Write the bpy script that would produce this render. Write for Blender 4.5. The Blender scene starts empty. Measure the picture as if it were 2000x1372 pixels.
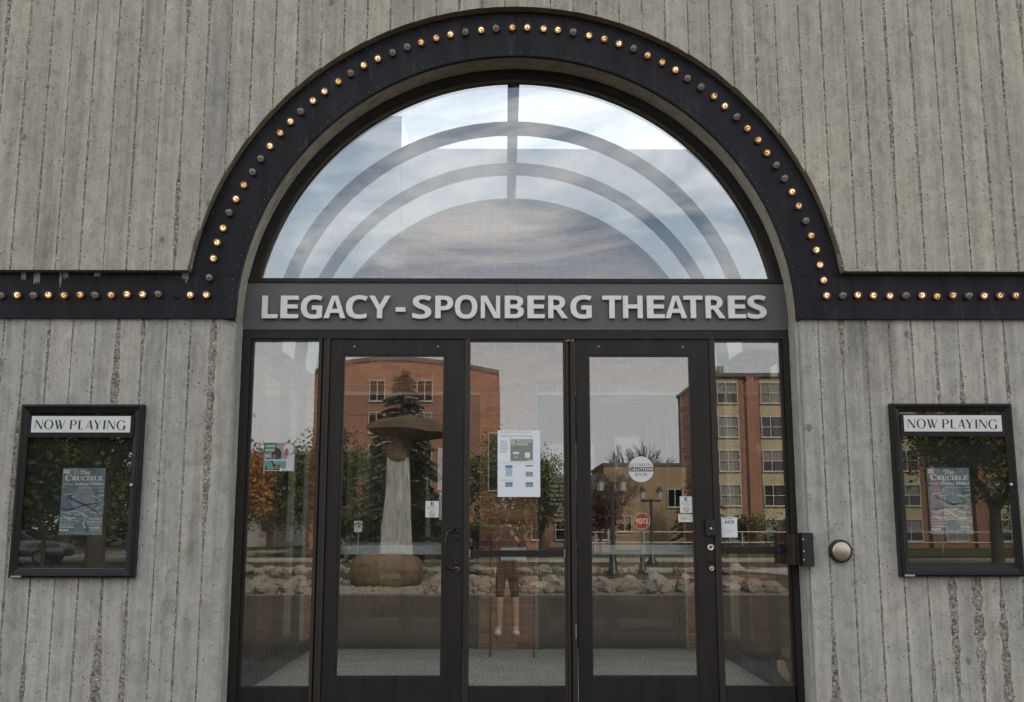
import bpy, bmesh, math, random, os
from mathutils import Vector, Matrix, noise
random.seed(7)
S = bpy.context.scene
COL = S.collection
# ------------------------------------------------------------------ camera
F_PX = 2030.0
PITCH = math.atan(344 / F_PX)
YAW = math.atan(15 / F_PX * math.cos(PITCH))
CAM = Vector((-0.067, -6.77, 1.2))
cd = bpy.data.cameras.new('camera'); cam = bpy.data.objects.new('camera', cd); COL.objects.link(cam)
cam.location = CAM; cam.rotation_euler = (math.radians(90) + PITCH, 0, -YAW)
cd.sensor_width = 36.0; cd.lens = F_PX / 2000 * 36; cd.clip_start = 0.05; cd.clip_end = 2000
S.camera = cam
# ------------------------------------------------------------------ sky and sun (hazy, mostly cloudy day)
SUN_AZ, SUN_EL = math.radians(28), math.radians(38)
W = bpy.data.worlds.new('World'); S.world = W; W.use_nodes = True
nt = W.node_tree; nt.nodes.clear()
def wn(t): return nt.nodes.new(t)
out = wn('ShaderNodeOutputWorld'); bg = wn('ShaderNodeBackground'); bg.inputs[1].default_value = 0.10
sky = wn('ShaderNodeTexSky'); sky.sky_type = 'NISHITA'; sky.sun_disc = False
sky.sun_elevation = SUN_EL; sky.sun_rotation = SUN_AZ; sky.air_density = 1.2; sky.dust_density = 1.5
tc = wn('ShaderNodeTexCoord'); mp = wn('ShaderNodeMapping'); mp.inputs['Scale'].default_value = (1.1, 1.1, 3.4)
mp.inputs['Rotation'].default_value = (0.25, 0.3, 0.4)
n1 = wn('ShaderNodeTexNoise'); n1.inputs['Scale'].default_value = 3.1; n1.inputs['Detail'].default_value = 9; n1.inputs['Roughness'].default_value = 0.58
n1.inputs['Distortion'].default_value = 0.5
rp = wn('ShaderNodeValToRGB'); rp.color_ramp.elements[0].position = 0.41; rp.color_ramp.elements[1].position = 0.56
rp.color_ramp.elements[0].color = (.04, .04, .04, 1)
n2 = wn('ShaderNodeTexNoise'); n2.inputs['Scale'].default_value = 1.6; n2.inputs['Detail'].default_value = 5
cr = wn('ShaderNodeValToRGB'); cr.color_ramp.elements[0].position = .3; cr.color_ramp.elements[1].position = .7
cr.color_ramp.elements[0].color = (10.8, 10.9, 11.2, 1); cr.color_ramp.elements[1].color = (12.6, 12.4, 12.0, 1)
mx = wn('ShaderNodeMix'); mx.data_type = 'RGBA'
L = nt.links.new
L(tc.outputs['Generated'], mp.inputs[0]); L(mp.outputs[0], n1.inputs['Vector']); L(mp.outputs[0], n2.inputs['Vector'])
L(n1.outputs[0], rp.inputs[0]); L(n2.outputs[0], cr.inputs[0])
sz = wn('ShaderNodeSeparateXYZ'); L(tc.outputs['Generated'], sz.inputs[0])
hz = wn('ShaderNodeMapRange'); hz.interpolation_type = 'SMOOTHSTEP'; hz.inputs['From Min'].default_value = .08; hz.inputs['From Max'].default_value = .34; hz.inputs['To Min'].default_value = .95; hz.inputs['To Max'].default_value = 0
L(sz.outputs[2], hz.inputs['Value']); mxx = wn('ShaderNodeMath'); mxx.operation = 'MAXIMUM'; L(rp.outputs[0], mxx.inputs[0]); L(hz.outputs[0], mxx.inputs[1])
dt = wn('ShaderNodeVectorMath'); dt.operation = 'DOT_PRODUCT'; L(tc.outputs['Generated'], dt.inputs[0]); dt.inputs[1].default_value = (math.sin(SUN_AZ) * math.cos(SUN_EL), math.cos(SUN_AZ) * math.cos(SUN_EL), math.sin(SUN_EL))
au = wn('ShaderNodeMapRange'); au.interpolation_type = 'SMOOTHSTEP'; au.inputs['From Min'].default_value = .45; au.inputs['From Max'].default_value = .9; L(dt.outputs['Value'], au.inputs['Value'])
mx2 = wn('ShaderNodeMath'); mx2.operation = 'MAXIMUM'; L(mxx.outputs[0], mx2.inputs[0]); L(au.outputs[0], mx2.inputs[1])
L(mx2.outputs[0], mx.inputs[0]); L(sky.outputs[0], mx.inputs[6]); L(cr.outputs[0], mx.inputs[7])
L(mx.outputs[2], bg.inputs[0]); L(bg.outputs[0], out.inputs[0])
sl = bpy.data.lights.new('sun', 'SUN'); sl.energy = 4.2; sl.angle = math.radians(10); sl.color = (1, .92, .80)
so = bpy.data.objects.new('sun', sl); COL.objects.link(so)
sd = Vector((math.sin(SUN_AZ) * math.cos(SUN_EL), math.cos(SUN_AZ) * math.cos(SUN_EL), math.sin(SUN_EL)))
so.rotation_euler = sd.to_track_quat('Z', 'Y').to_euler(); so.location = sd * 60
vs = S.view_settings
S.display_settings.display_device = 'sRGB'
vs.view_transform = 'Standard'; vs.look = 'None'; vs.exposure = 0.50; vs.gamma = 1.0; vs.use_curve_mapping = False
S.render.engine = 'CYCLES'
cy = S.cycles
cy.use_denoising = True; cy.max_bounces = 10; cy.glossy_bounces = 5; cy.transparent_max_bounces = 32; cy.diffuse_bounces = 4
cy.caustics_reflective = False; cy.caustics_refractive = False; cy.sample_clamp_indirect = 8

# ------------------------------------------------------------------ measuring helpers (photo pixel -> point on a real plane)
FW = Vector((math.sin(YAW) * math.cos(PITCH), math.cos(YAW) * math.cos(PITCH), math.sin(PITCH)))
RT = Vector((math.cos(YAW), -math.sin(YAW), 0)); UP = RT.cross(FW)
def ray(px, py): return FW * F_PX + RT * (px - 1000) - UP * (py - 686)
def P(px, py, Y=0.0):
    d = ray(px, py); t = (Y - CAM.y) / d.y; return (CAM.x + d.x * t, CAM.z + d.z * t)
def BX(x0, y0, x1, y1, Y):      # box on a facade-parallel plane from photo corners: x0,x1,z0,z1
    a = P((x0 + x1) / 2, y0, Y); b = P((x0 + x1) / 2, y1, Y); c = P(x0, (y0 + y1) / 2, Y); d = P(x1, (y0 + y1) / 2, Y)
    return (c[0], d[0], b[1], a[1])

# ------------------------------------------------------------------ mesh and object helpers
class MB:
    def __init__(s): s.v = []; s.f = []; s.m = []; s.mi = 0
    def face(s, pts):
        n = len(s.v); s.v += [tuple(p) for p in pts]; s.f.append(tuple(range(n, n + len(pts)))); s.m.append(s.mi)
    def add(s, vs_, fs):
        n = len(s.v); s.v += [tuple(p) for p in vs_]
        for f in fs: s.f.append(tuple(i + n for i in f)); s.m.append(s.mi)
        return s
    def box(s, x0, x1, y0, y1, z0, z1):
        if x0 > x1: x0, x1 = x1, x0
        if y0 > y1: y0, y1 = y1, y0
        if z0 > z1: z0, z1 = z1, z0
        return s.add([(x0,y0,z0),(x1,y0,z0),(x1,y1,z0),(x0,y1,z0),(x0,y0,z1),(x1,y0,z1),(x1,y1,z1),(x0,y1,z1)],
              [(0,3,2,1),(4,5,6,7),(0,1,5,4),(1,2,6,5),(2,3,7,6),(3,0,4,7)])
    def prism(s, pts, y0, y1):          # pts in x,z; anticlockwise seen from -y
        n = len(pts)
        return s.add([(x, y0, z) for x, z in pts] + [(x, y1, z) for x, z in pts],
              [tuple(range(n)), tuple(range(2*n-1, n-1, -1))] + [(i, n+i, n+(i+1) % n, (i+1) % n) for i in range(n)])
    def flat(s, pts, y): s.face([(x, y, z) for x, z in pts]); return s
    def rect(s, b, y): return s.flat([(b[0],b[2]),(b[1],b[2]),(b[1],b[3]),(b[0],b[3])], y)
    def cyl(s, a, b, r0, r1=None, n=12, caps=True):
        if r1 is None: r1 = r0
        a = Vector(a); b = Vector(b); d = (b - a).normalized()
        u = d.orthogonal().normalized(); w = d.cross(u)
        vs_ = []; fs = []
        for c, r in ((a, r0), (b, r1)):
            for i in range(n):
                t = 2 * math.pi * i / n; vs_.append(c + (u * math.cos(t) + w * math.sin(t)) * r)
        for i in range(n): fs.append((i, (i+1) % n, n + (i+1) % n, n + i))
        if caps: fs += [tuple(range(n-1, -1, -1)), tuple(range(n, 2*n))]
        return s.add(vs_, fs)
    def tube(s, pts, r, n=8):
        pts = [Vector(p) for p in pts]; vs_ = []; fs = []; u = None; m = len(pts)
        for k, p in enumerate(pts):
            d = (pts[min(m - 1, k + 1)] - pts[max(0, k - 1)]).normalized()
            u = d.orthogonal().normalized() if u is None else (u - d * u.dot(d)).normalized()
            w = d.cross(u)
            for i in range(n): t = 2 * math.pi * i / n; vs_.append(p + (u * math.cos(t) + w * math.sin(t)) * r)
        for k in range(m - 1):
            for i in range(n): fs.append((k*n+i, k*n+(i+1) % n, (k+1)*n+(i+1) % n, (k+1)*n+i))
        fs += [tuple(range(n-1, -1, -1)), tuple(range((m-1)*n, m*n))]
        return s.add(vs_, fs)
    def lathe(s, prof, o, d, n=14):     # prof: (radius, height along d)
        o = Vector(o); d = Vector(d).normalized(); u = d.orthogonal().normalized(); w = d.cross(u)
        vs_ = []; fs = []
        for r, h in prof:
            for i in range(n):
                t = 2 * math.pi * i / n; vs_.append(o + d * h + (u * math.cos(t) + w * math.sin(t)) * r)
        for k in range(len(prof) - 1):
            for i in range(n): fs.append((k*n+i, k*n+(i+1) % n, (k+1)*n+(i+1) % n, (k+1)*n+i))
        return s.add(vs_, fs)
    def mesh(s, name, mats, smooth=False):
        me = bpy.data.meshes.new(name); me.from_pydata(s.v, [], s.f); 
        for m in (mats if isinstance(mats, (list, tuple)) else [mats]): me.materials.append(m)
        if any(s.m): me.polygons.foreach_set('material_index', s.m)
        if smooth: me.polygons.foreach_set('use_smooth', [True] * len(me.polygons))
        me.update(); return me
    def build(s, name, mats, parent=None, smooth=False): return link(name, s.mesh(name, mats, smooth), parent)
def link(name, data, parent=None):
    o = bpy.data.objects.new(name, data); COL.objects.link(o)
    if parent is not None:
        o.parent = parent
        o.matrix_parent_inverse = world_inv(parent)
    return o
def world_inv(o):
    m = o.matrix_basis.copy()
    while o.parent is not None:
        m = o.parent.matrix_basis @ o.matrix_parent_inverse @ m; o = o.parent
    return m.inverted()
def thing(name, label, cat, loc=(0, 0, 0), group=None):
    o = bpy.data.objects.new(name, None); COL.objects.link(o); o.location = loc; o.empty_display_size = .1
    return tag(o, label, cat, group)
def tag(o, label, cat, group=None):
    o['label'] = label; o['category'] = cat
    if group: o['group'] = group
    return o
def struct(o, label=None): o['kind'] = 'structure'; 
def stuff(o): o['kind'] = 'stuff'; return o

# ------------------------------------------------------------------ material helpers
def new_mat(name):
    m = bpy.data.materials.new(name); m.use_nodes = True
    return m, m.node_tree, m.node_tree.nodes['Principled BSDF']
def nd(t, k, **kw):
    n = t.nodes.new(k)
    for a, b in kw.items():
        if hasattr(n, a): setattr(n, a, b)
        else: n.inputs[a.replace('_', ' ')].default_value = b
    return n
def coords(t, sc=(1, 1, 1)):
    c = t.nodes.new('ShaderNodeTexCoord'); m = t.nodes.new('ShaderNodeMapping'); m.inputs['Scale'].default_value = sc
    t.links.new(c.outputs['Object'], m.inputs[0]); return m.outputs[0]
def noise_n(t, sc, scale, detail=4, rough=.5, dist=0):
    n = nd(t, 'ShaderNodeTexNoise', Scale=scale, Detail=detail, Roughness=rough, Distortion=dist); t.links.new(coords(t, sc), n.inputs['Vector']); return n.outputs[0]
def ramp(t, src, stops):
    r = t.nodes.new('ShaderNodeValToRGB'); e = r.color_ramp.elements
    while len(e) < len(stops): e.new(.5)
    for k, (p, c) in enumerate(stops):
        e[k].position = p; e[k].color = tuple(c) + (1,) if isinstance(c, (tuple, list)) else (c, c, c, 1)
    t.links.new(src, r.inputs[0]); return r.outputs[0]
def mix(t, fac, a, b, mode='MIX'):
    m = t.nodes.new('ShaderNodeMix'); m.data_type = 'RGBA'; m.blend_type = mode
    for i, v in ((0, fac), (6, a), (7, b)):
        if isinstance(v, (int, float)): m.inputs[i].default_value = v if i == 0 else (v, v, v, 1)
        elif isinstance(v, (tuple, list)): m.inputs[i].default_value = tuple(v) + (1,)
        else: t.links.new(v, m.inputs[i])
    return m.outputs[2]
def mth(t, op, a, b=0.0, clamp=False):
    m = t.nodes.new('ShaderNodeMath'); m.operation = op; m.use_clamp = clamp
    for i, v in ((0, a), (1, b)):
        if isinstance(v, (int, float)): m.inputs[i].default_value = v
        else: t.links.new(v, m.inputs[i])
    return m.outputs[0]
def bump(t, b, h, dist, strength=1.0):
    n = t.nodes.new('ShaderNodeBump'); n.inputs['Distance'].default_value = dist; n.inputs['Strength'].default_value = strength
    t.links.new(h, n.inputs['Height']); t.links.new(n.outputs[0], b.inputs['Normal'])
def plain(name, col, rough=.5, metal=0.0, var=.12, sc=8, bd=0.0, bs=60, spec=.5):
    m, t, b = new_mat(name)
    n = noise_n(t, (1, 1, 1), sc, 5, .6)
    c = ramp(t, n, [(.3, tuple(x * (1 - var) for x in col)), (.7, tuple(min(1, x * (1 + var)) for x in col))])
    t.links.new(c, b.inputs['Base Color']); b.inputs['Roughness'].default_value = rough; b.inputs['Metallic'].default_value = metal
    b.inputs['Specular IOR Level'].default_value = spec
    if bd: bump(t, b, noise_n(t, (1, 1, 1), bs, 4), bd)
    return m
def emit(name, col, strength):
    m = bpy.data.materials.new(name); m.use_nodes = True; t = m.node_tree; t.nodes.clear()
    o = t.nodes.new('ShaderNodeOutputMaterial'); e = t.nodes.new('ShaderNodeEmission'); e.inputs[0].default_value = tuple(col) + (1,); e.inputs[1].default_value = strength
    t.links.new(e.outputs[0], o.inputs[0]); return m
def glass(name, ior=1.75, tint=(.9, .93, .92), wave=0.0, wscale=2.2, dirt=0.0):
    m = bpy.data.materials.new(name); m.use_nodes = True; t = m.node_tree; t.nodes.clear()
    o = t.nodes.new('ShaderNodeOutputMaterial'); tr = t.nodes.new('ShaderNodeBsdfTransparent'); tr.inputs[0].default_value = tuple(tint) + (1,)
    g = t.nodes.new('ShaderNodeBsdfGlossy'); g.inputs['Roughness'].default_value = 0.0; g.inputs[0].default_value = (1, 1, 1, 1)
    fr = t.nodes.new('ShaderNodeFresnel'); fr.inputs[0].default_value = ior
    # outside of pane and inside face behave alike: use the plain curve, not the inverse one
    geo = t.nodes.new('ShaderNodeNewGeometry')
    iorv = mth(t, 'ADD', ior, mth(t, 'MULTIPLY', geo.outputs['Backfacing'], 1 / ior - ior)); 
    t.links.new(iorv, fr.inputs[0])
    mxs = t.nodes.new('ShaderNodeMixShader')
    t.links.new(fr.outputs[0], mxs.inputs[0]); t.links.new(tr.outputs[0], mxs.inputs[1]); t.links.new(g.outputs[0], mxs.inputs[2])
    if wave:
        n = noise_n(t, (1, 1, .8), wscale, 1, .3)
        bp = t.nodes.new('ShaderNodeBump'); bp.inputs['Distance'].default_value = wave; t.links.new(n, bp.inputs['Height']); t.links.new(bp.outputs[0], g.inputs['Normal'])
    last = mxs.outputs[0]
    if dirt:
        df = t.nodes.new('ShaderNodeBsdfDiffuse'); df.inputs[0].default_value = (.5, .5, .47, 1)
        dn = ramp(t, noise_n(t, (1, 1, .5), 5, 8, .7), [(.45, 0.0), (.8, dirt)])
        m2 = t.nodes.new('ShaderNodeMixShader'); t.links.new(dn, m2.inputs[0]); t.links.new(last, m2.inputs[1]); t.links.new(df.outputs[0], m2.inputs[2]); last = m2.outputs[0]
    t.links.new(last, o.inputs[0]); return m

# ---- board-formed concrete
def concrete(name, base=(.40, .385, .345), lower=False, smoothb=False):
    m, t, b = new_mat(name)
    oi = t.nodes.new('ShaderNodeObjectInfo')
    big = noise_n(t, (1, 1, .6), 1.3, 6, .6)
    stk = noise_n(t, (16, 16, .55), 1.0, 6, .62)
    grain = noise_n(t, (70, 70, 2.5), 1.0, 5, .65)
    fine = noise_n(t, (1, 1, 1), 85, 4, .7)
    dk = tuple(x * .58 for x in base); lt = tuple(min(1, x * 1.34) for x in base)
    c = ramp(t, stk, [(.28, dk), (.5, base), (.72, lt)])
    c = mix(t, .42, c, ramp(t, big, [(.3, (base[0]*.74, base[1]*.76, base[2]*.80)), (.5, base), (.7, (base[0]*1.16, base[1]*1.12, base[2]*1.02))]))
    c = mix(t, .20, c, ramp(t, grain, [(.3, .62), (.5, 1.0), (.75, 1.3)]), 'MULTIPLY')
    mot = noise_n(t, (1, 1, .7), 11, 7, .68, .6); c = mix(t, .62, c, ramp(t, mot, [(.28, .60), (.5, 1.0), (.7, 1.28)]), 'MULTIPLY')
    at = t.nodes.new('ShaderNodeAttribute'); at.attribute_name = 'edge'
    lip = mth(t, 'MULTIPLY', at.outputs['Fac'], ramp(t, noise_n(t, (6, 6, 5), 2.0, 5, .7), [(.38, 0.0), (.62, 1.0)]))
    c = mix(t, mth(t, 'MULTIPLY', lip, .55), c, tuple(min(1, x * 1.45) for x in base))
    drk = mth(t, 'MULTIPLY', at.outputs['Fac'], ramp(t, noise_n(t, (7, 7, 8), 3.0, 4, .7), [(.56, 0.0), (.68, 1.0)]))
    c = mix(t, mth(t, 'MULTIPLY', drk, .45), c, (.12, .105, .085))
    c = mix(t, .55, c, ramp(t, fine, [(.3, .66), (.55, 1.0), (.8, 1.3)]), 'MULTIPLY')
    # every board took its own tone from the form
    c = mix(t, .75, c, ramp(t, oi.outputs['Random'], [(0, (.90, .905, .915)), (.5, (1, 1, 1)), (1, (1.08, 1.07, 1.05))]), 'MULTIPLY')
    # air holes
    v = nd(t, 'ShaderNodeTexVoronoi', Scale=34.0); t.links.new(coords(t, (1, .6, .8)), v.inputs['Vector'])
    keep = ramp(t, noise_n(t, (1, 1, 1), 9, 3), [(.46, 0.0), (.56, 1.0)])
    pit = mth(t, 'MULTIPLY', ramp(t, v.outputs['Distance'], [(.07, 1.0), (.15, 0.0)]), keep)
    c = mix(t, mth(t, 'MULTIPLY', pit, .78), c, (.07, .062, .052))
    # knots and rust-grey blots
    v2 = nd(t, 'ShaderNodeTexVoronoi', Scale=3.1); t.links.new(coords(t, (1.15, .3, .8)), v2.inputs['Vector'])
    wob = mth(t, 'ADD', v2.outputs['Distance'], mth(t, 'MULTIPLY', mth(t, 'SUBTRACT', noise_n(t, (1, 1, 1), 30, 3), .5), .09))
    kn = ramp(t, wob, [(.045, 1.0), (.085, 0.0)])
    c = mix(t, mth(t, 'MULTIPLY', kn, .62), c, (.12, .115, .105))
    # dirt washed down below ledges
    dirt = ramp(t, noise_n(t, (5.5, 5.5, .42), 1.0, 7, .7), [(.58, 0.0), (.76, 1.0)])
    c = mix(t, mth(t, 'MULTIPLY', dirt, .55), c, (.085, .08, .072))
    if lower:
        sx_ = t.nodes.new('ShaderNodeSeparateXYZ'); t.links.new(coords(t), sx_.inputs[0])
        band_ = ramp(t, mth(t, 'ABSOLUTE', mth(t, 'SUBTRACT', sx_.outputs[0], 2.36)), [(.05, 1.0), (.34, 0.0)])
        hgt = ramp(t, sx_.outputs[2], [(.62, 0.0), (.86, 1.0)]); 
        zz = mth(t, 'MULTIPLY', sx_.outputs[2], 1 / 2.9); hgt = ramp(t, zz, [(.60, 0.0), (.87, 1.0)])
        stn = mth(t, 'MULTIPLY', mth(t, 'MULTIPLY', band_, hgt), ramp(t, noise_n(t, (15, 15, 1.1), 1.0, 6, .65), [(.36, 0.0), (.6, 1.0)]))
        c = mix(t, mth(t, 'MULTIPLY', stn, .72), c, (.055, .052, .048))
        blot = ramp(t, noise_n(t, (1, 1, 1), 5.5, 6, .6, 1.0), [(.56, 0.0), (.66, 1.0)])
        c = mix(t, mth(t, 'MULTIPLY', blot, .22), c, (.17, .165, .155))
        pale = ramp(t, noise_n(t, (9, 9, 1.6), 1.0, 6, .65), [(.54, 0.0), (.72, 1.0)])
        c = mix(t, mth(t, 'MULTIPLY', pale, .5), c, (.60, .595, .59))
    t.links.new(c, b.inputs['Base Color']); b.inputs['Roughness'].default_value = .88; b.inputs['Specular IOR Level'].default_value = .25
    h = mth(t, 'ADD', mth(t, 'MULTIPLY', grain, .35), mth(t, 'ADD', mth(t, 'MULTIPLY', fine, .5), mth(t, 'MULTIPLY', pit, -1.6)))
    h = mth(t, 'ADD', h, mth(t, 'MULTIPLY', stk, .8))
    h = mth(t, 'ADD', h, mth(t, 'MULTIPLY', mot, 1.4)); bump(t, b, h, .0055 if not smoothb else .003)
    return m
def joint_mat():
    m, t, b = new_mat('rough_joint_concrete')
    v = nd(t, 'ShaderNodeTexVoronoi', Scale=62.0); t.links.new(coords(t, (1, 1, .9)), v.inputs['Vector'])
    c = ramp(t, v.outputs['Color'], [(.08, (.19, .16, .125)), (.35, (.37, .335, .275)), (.75, (.50, .465, .395)), (1, (.66, .63, .57))])
    c = mix(t, .7, c, ramp(t, v.outputs['Distance'], [(.2, 1.12), (.8, .42)]), 'MULTIPLY')
    c = mix(t, .6, c, ramp(t, noise_n(t, (5, 5, 4), 2.2, 6, .7), [(.32, .50), (.55, 1.25)]), 'MULTIPLY')
    t.links.new(c, b.inputs['Base Color']); b.inputs['Roughness'].default_value = .95
    bump(t, b, mth(t, 'ADD', mth(t, 'MULTIPLY', v.outputs['Distance'], -1), noise_n(t, (1, 1, 1), 130, 3)), .012)
    return m
M = {}
M['conc_up'] = concrete('board_concrete_upper', (.445, .425, .370))
M['conc_low'] = concrete('board_concrete_lower', (.46, .442, .402), lower=True)
M['conc_rev'] = concrete('reveal_concrete', (.45, .42, .345), smoothb=True)
M['joint'] = joint_mat()
def bronze_mat(name, col, rough=.42):
    m, t, b = new_mat(name)
    n = noise_n(t, (22, 22, .8), 1.0, 6, .6); n2_ = noise_n(t, (1, 1, 1), 3, 4)
    c = ramp(t, n, [(.3, tuple(x * .8 for x in col)), (.7, tuple(x * 1.25 for x in col))])
    c = mix(t, ramp(t, n2_, [(.45, 0.0), (.75, .45)]), c, (col[0] * 1.5, col[1] * 1.25, col[2] * 1.05))
    t.links.new(c, b.inputs['Base Color']); b.inputs['Metallic'].default_value = 0; b.inputs['Specular IOR Level'].default_value = .3
    sc_ = ramp(t, noise_n(t, (1, 1, .25), 26, 9, .8), [(.66, 0.0), (.78, .35)]); c = mix(t, sc_, c, (.13, .12, .11)); t.links.new(c, b.inputs['Base Color'])
    t.links.new(ramp(t, noise_n(t, (6, 6, 1.5), 2, 6), [(.3, rough - .1), (.7, rough + .15)]), b.inputs['Roughness'])
    bump(t, b, noise_n(t, (1, 1, .3), 120, 3), .0006)
    return m
M['bronze'] = bronze_mat('dark_bronze_frame', (.019, .0165, .0155))
M['bronze_worn'] = bronze_mat('worn_bronze_mullion', (.034, .028, .024), .5)
M['case'] = bronze_mat('black_case_frame', (.010, .010, .012), .38)
def band_mat():
    m, t, b = new_mat('navy_marquee_metal')
    n = noise_n(t, (10, 10, .9), 1.0, 6, .6)
    c = ramp(t, n, [(.25, (.0065, .007, .011)), (.55, (.0115, .0125, .019)), (.8, (.020, .022, .031))])
    sp = ramp(t, noise_n(t, (1, 1, .25), 14, 9, .8), [(.56, 0.0), (.80, .5)])
    c = mix(t, sp, c, (.11, .11, .115))
    t.links.new(c, b.inputs['Base Color']); b.inputs['Metallic'].default_value = 0; b.inputs['Specular IOR Level'].default_value = .22
    t.links.new(ramp(t, noise_n(t, (4, 4, 1), 2, 6), [(.3, .36), (.7, .6)]), b.inputs['Roughness'])
    bump(t, b, noise_n(t, (1, 1, .6), 3.5, 3), .006)
    return m
M['band'] = band_mat()
M['band_edge'] = plain('black_band_lip', (.012, .012, .014), .6)
M['signpanel'] = plain('grey_sign_panel', (.115, .115, .118), .45, .2, .06, 2.5)
M['letter'] = plain('brushed_aluminium_letters', (.80, .815, .83), .45, 0, .05, 20)
M['steel'] = plain('brushed_steel', (.62, .60, .56), .32, .9, .08, 30)
M['steel_dull'] = plain('dull_steel', (.30, .29, .28), .4, .8, .1, 30)
M['brass'] = plain('aged_brass', (.36, .25, .12), .4, .8, .2, 30)
M['gunmetal'] = plain('gunmetal', (.12, .12, .125), .4, .6)
M['black'] = plain('black_plastic', (.014, .014, .016), .45)
M['glass_arch'] = glass('arch_window_glass', 2.3, (.94, .96, .97), .00010, 1.6, .05)
M['glass_door'] = glass('door_glass', 2.05, (.95, .97, .96), .00011, 2.4, .02)
M['glass_case'] = glass('poster_case_glass', 1.75, (.95, .96, .95), .00008, 3)
M['glass_in'] = glass('inner_door_glass', 1.6, (.85, .87, .86), .00004, 2)
M['glass_vault'] = glass('vault_glazing', 1.06, (.78, .80, .815), 0, 2, 0)
M['glass_far'] = plain('dark_window_glass', (.03, .035, .04), .08, 0, .3, 3, spec=.8)
M['bulb_clear'] = glass('bulb_glass', 1.5, (.93, .86, .75))
M['bulb_dull'] = glass('unlit_bulb_glass', 1.9, (.93, .90, .89))
M['filament'] = emit('glowing_filament', (1.0, .80, .48), 2.2)
M['bulb_glow'] = emit('lit_bulb_heart', (1.0, .56, .24), .34)
M['bulb_off'] = plain('unlit_bulb_heart', (.20, .145, .12), .5)
M['paper'] = plain('white_paper', (.84, .86, .90), .7, 0, .03, 2)
M['cardwhite'] = plain('white_sign_card', (.70, .72, .70), .5, 0, .03, 2)
M['ink'] = plain('black_ink', (.012, .012, .014), .6)
M['wvinyl'] = plain('white_vinyl', (.80, .80, .78), .6, 0, .03)

# ------------------------------------------------------------------ lettering
FD = os.path.join(bpy.utils.system_resource('DATAFILES'), 'fonts')
def font(fn):
    try: return bpy.data.fonts.load(os.path.join(FD, fn))
    except Exception: return None
SANS, MATHF = font('Inter.woff2'), font('NotoSansMath-Regular.woff2')
def ser(s):
    if MATHF is None: return s
    o = ''
    for ch in s:
        if 'A' <= ch <= 'Z': o += chr(0x1D400 + ord(ch) - 65)
        elif 'a' <= ch <= 'z': o += chr(0x1D41A + ord(ch) - 97)
        else: o += ch
    return o
def bld(s):
    if MATHF is None: return s
    o = ''
    for ch in s:
        if 'A' <= ch <= 'Z': o += chr(0x1D5D4 + ord(ch) - 65)
        elif 'a' <= ch <= 'z': o += chr(0x1D5EE + ord(ch) - 97)
        elif '0' <= ch <= '9': o += chr(0x1D7EC + ord(ch) - 48)
        else: o += ch
    return o
_tc = {}
def text_data(s, ft, bold, depth):
    k = (s, id(ft), bold, depth)
    if k not in _tc:
        c = bpy.data.curves.new('lettering', 'FONT'); c.body = s; c.resolution_u = 3
        if ft is not None: c.font = ft
        c.offset = bold; c.extrude = .25 if depth else 0
        o = bpy.data.objects.new('lettering', c); COL.objects.link(o)
        me = bpy.data.meshes.new_from_object(o.evaluated_get(bpy.context.evaluated_depsgraph_get()))
        _tc[k] = ([tuple(v.co) for v in me.vertices], [tuple(p.vertices) for p in me.polygons])
        bpy.data.objects.remove(o); bpy.data.curves.remove(c); bpy.data.meshes.remove(me)
    return _tc[k]
def put_text(mb, s, b, Y, ft=None, bold=0.0, depth=0.0, flip=False):   # b = x0,x1,z0,z1; depth towards the viewer
    if bold > .015 and ft is SANS: s, ft, bold = bld(s), MATHF, 0.0
    vs_, fs = text_data(s, ft or SANS, bold, depth)
    if not vs_: return mb
    ax = min(v[0] for v in vs_); bx = max(v[0] for v in vs_); ay = min(v[1] for v in vs_); by = max(v[1] for v in vs_)
    sx = (b[1] - b[0]) / max(1e-6, bx - ax); sy = (b[3] - b[2]) / max(1e-6, by - ay)
    q = []
    for x, y, z in vs_:
        X = b[0] + (x - ax) * sx; Z = b[2] + (y - ay) * sy; D = (z + .25) * 2 * depth if depth else 0
        if flip: q.append((b[0] + b[1] - X, Y + D, Z))
        else: q.append((X, Y - D, Z))
    mb.add(q, fs); return mb

# ==================================================================  THE THEATRE
XC, ZC, RI, RO = 0.012, 2.555, 1.865, 2.185           # arch centre and radii
Y_UP, Y_BAND = -0.10, -0.03
Z_LEDGE, Z_BAND = 2.868, 2.560
theatre = thing('theatre_building', 'grey board-marked concrete theatre front with a wide round entrance arch', 'building', (0, 0, 0))
# ---- concrete boards
J = [-3.473, -3.319, -3.164, -3.024, -2.866, -2.711, -2.557, -2.402, -2.244, -2.096, -1.941, -1.793, -1.638, -1.487, -1.325, -1.169]
J += [-1.169 + .1574 * i for i in range(1, 15)]
J += [1.192, 1.341, 1.497, 1.65, 1.795, 1.955, 2.111, 2.267, 2.395, 2.552, 2.719, 2.883, 3.025, 3.189, 3.338, 3.491]
JU = [J[0] - .155 * i for i in range(16, 0, -1)] + J + [J[-1] + .156 * i for i in range(1, 17)]
JL_L = [-3.375 - .152 * i for i in range(17, 0, -1)] + [-3.375, -3.234, -3.075, -2.92, -2.771, -2.619, -2.457, -2.298, -2.143, -1.992, -1.935]
JL_R = [1.905, 2.016, 2.171, 2.332, 2.488, 2.637, 2.792, 2.948, 3.103, 3.253, 3.40] + [3.40 + .155 * i for i in range(1, 17)]
def n3(x, y, z): return noise.noise(Vector((x, y, z)))
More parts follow.
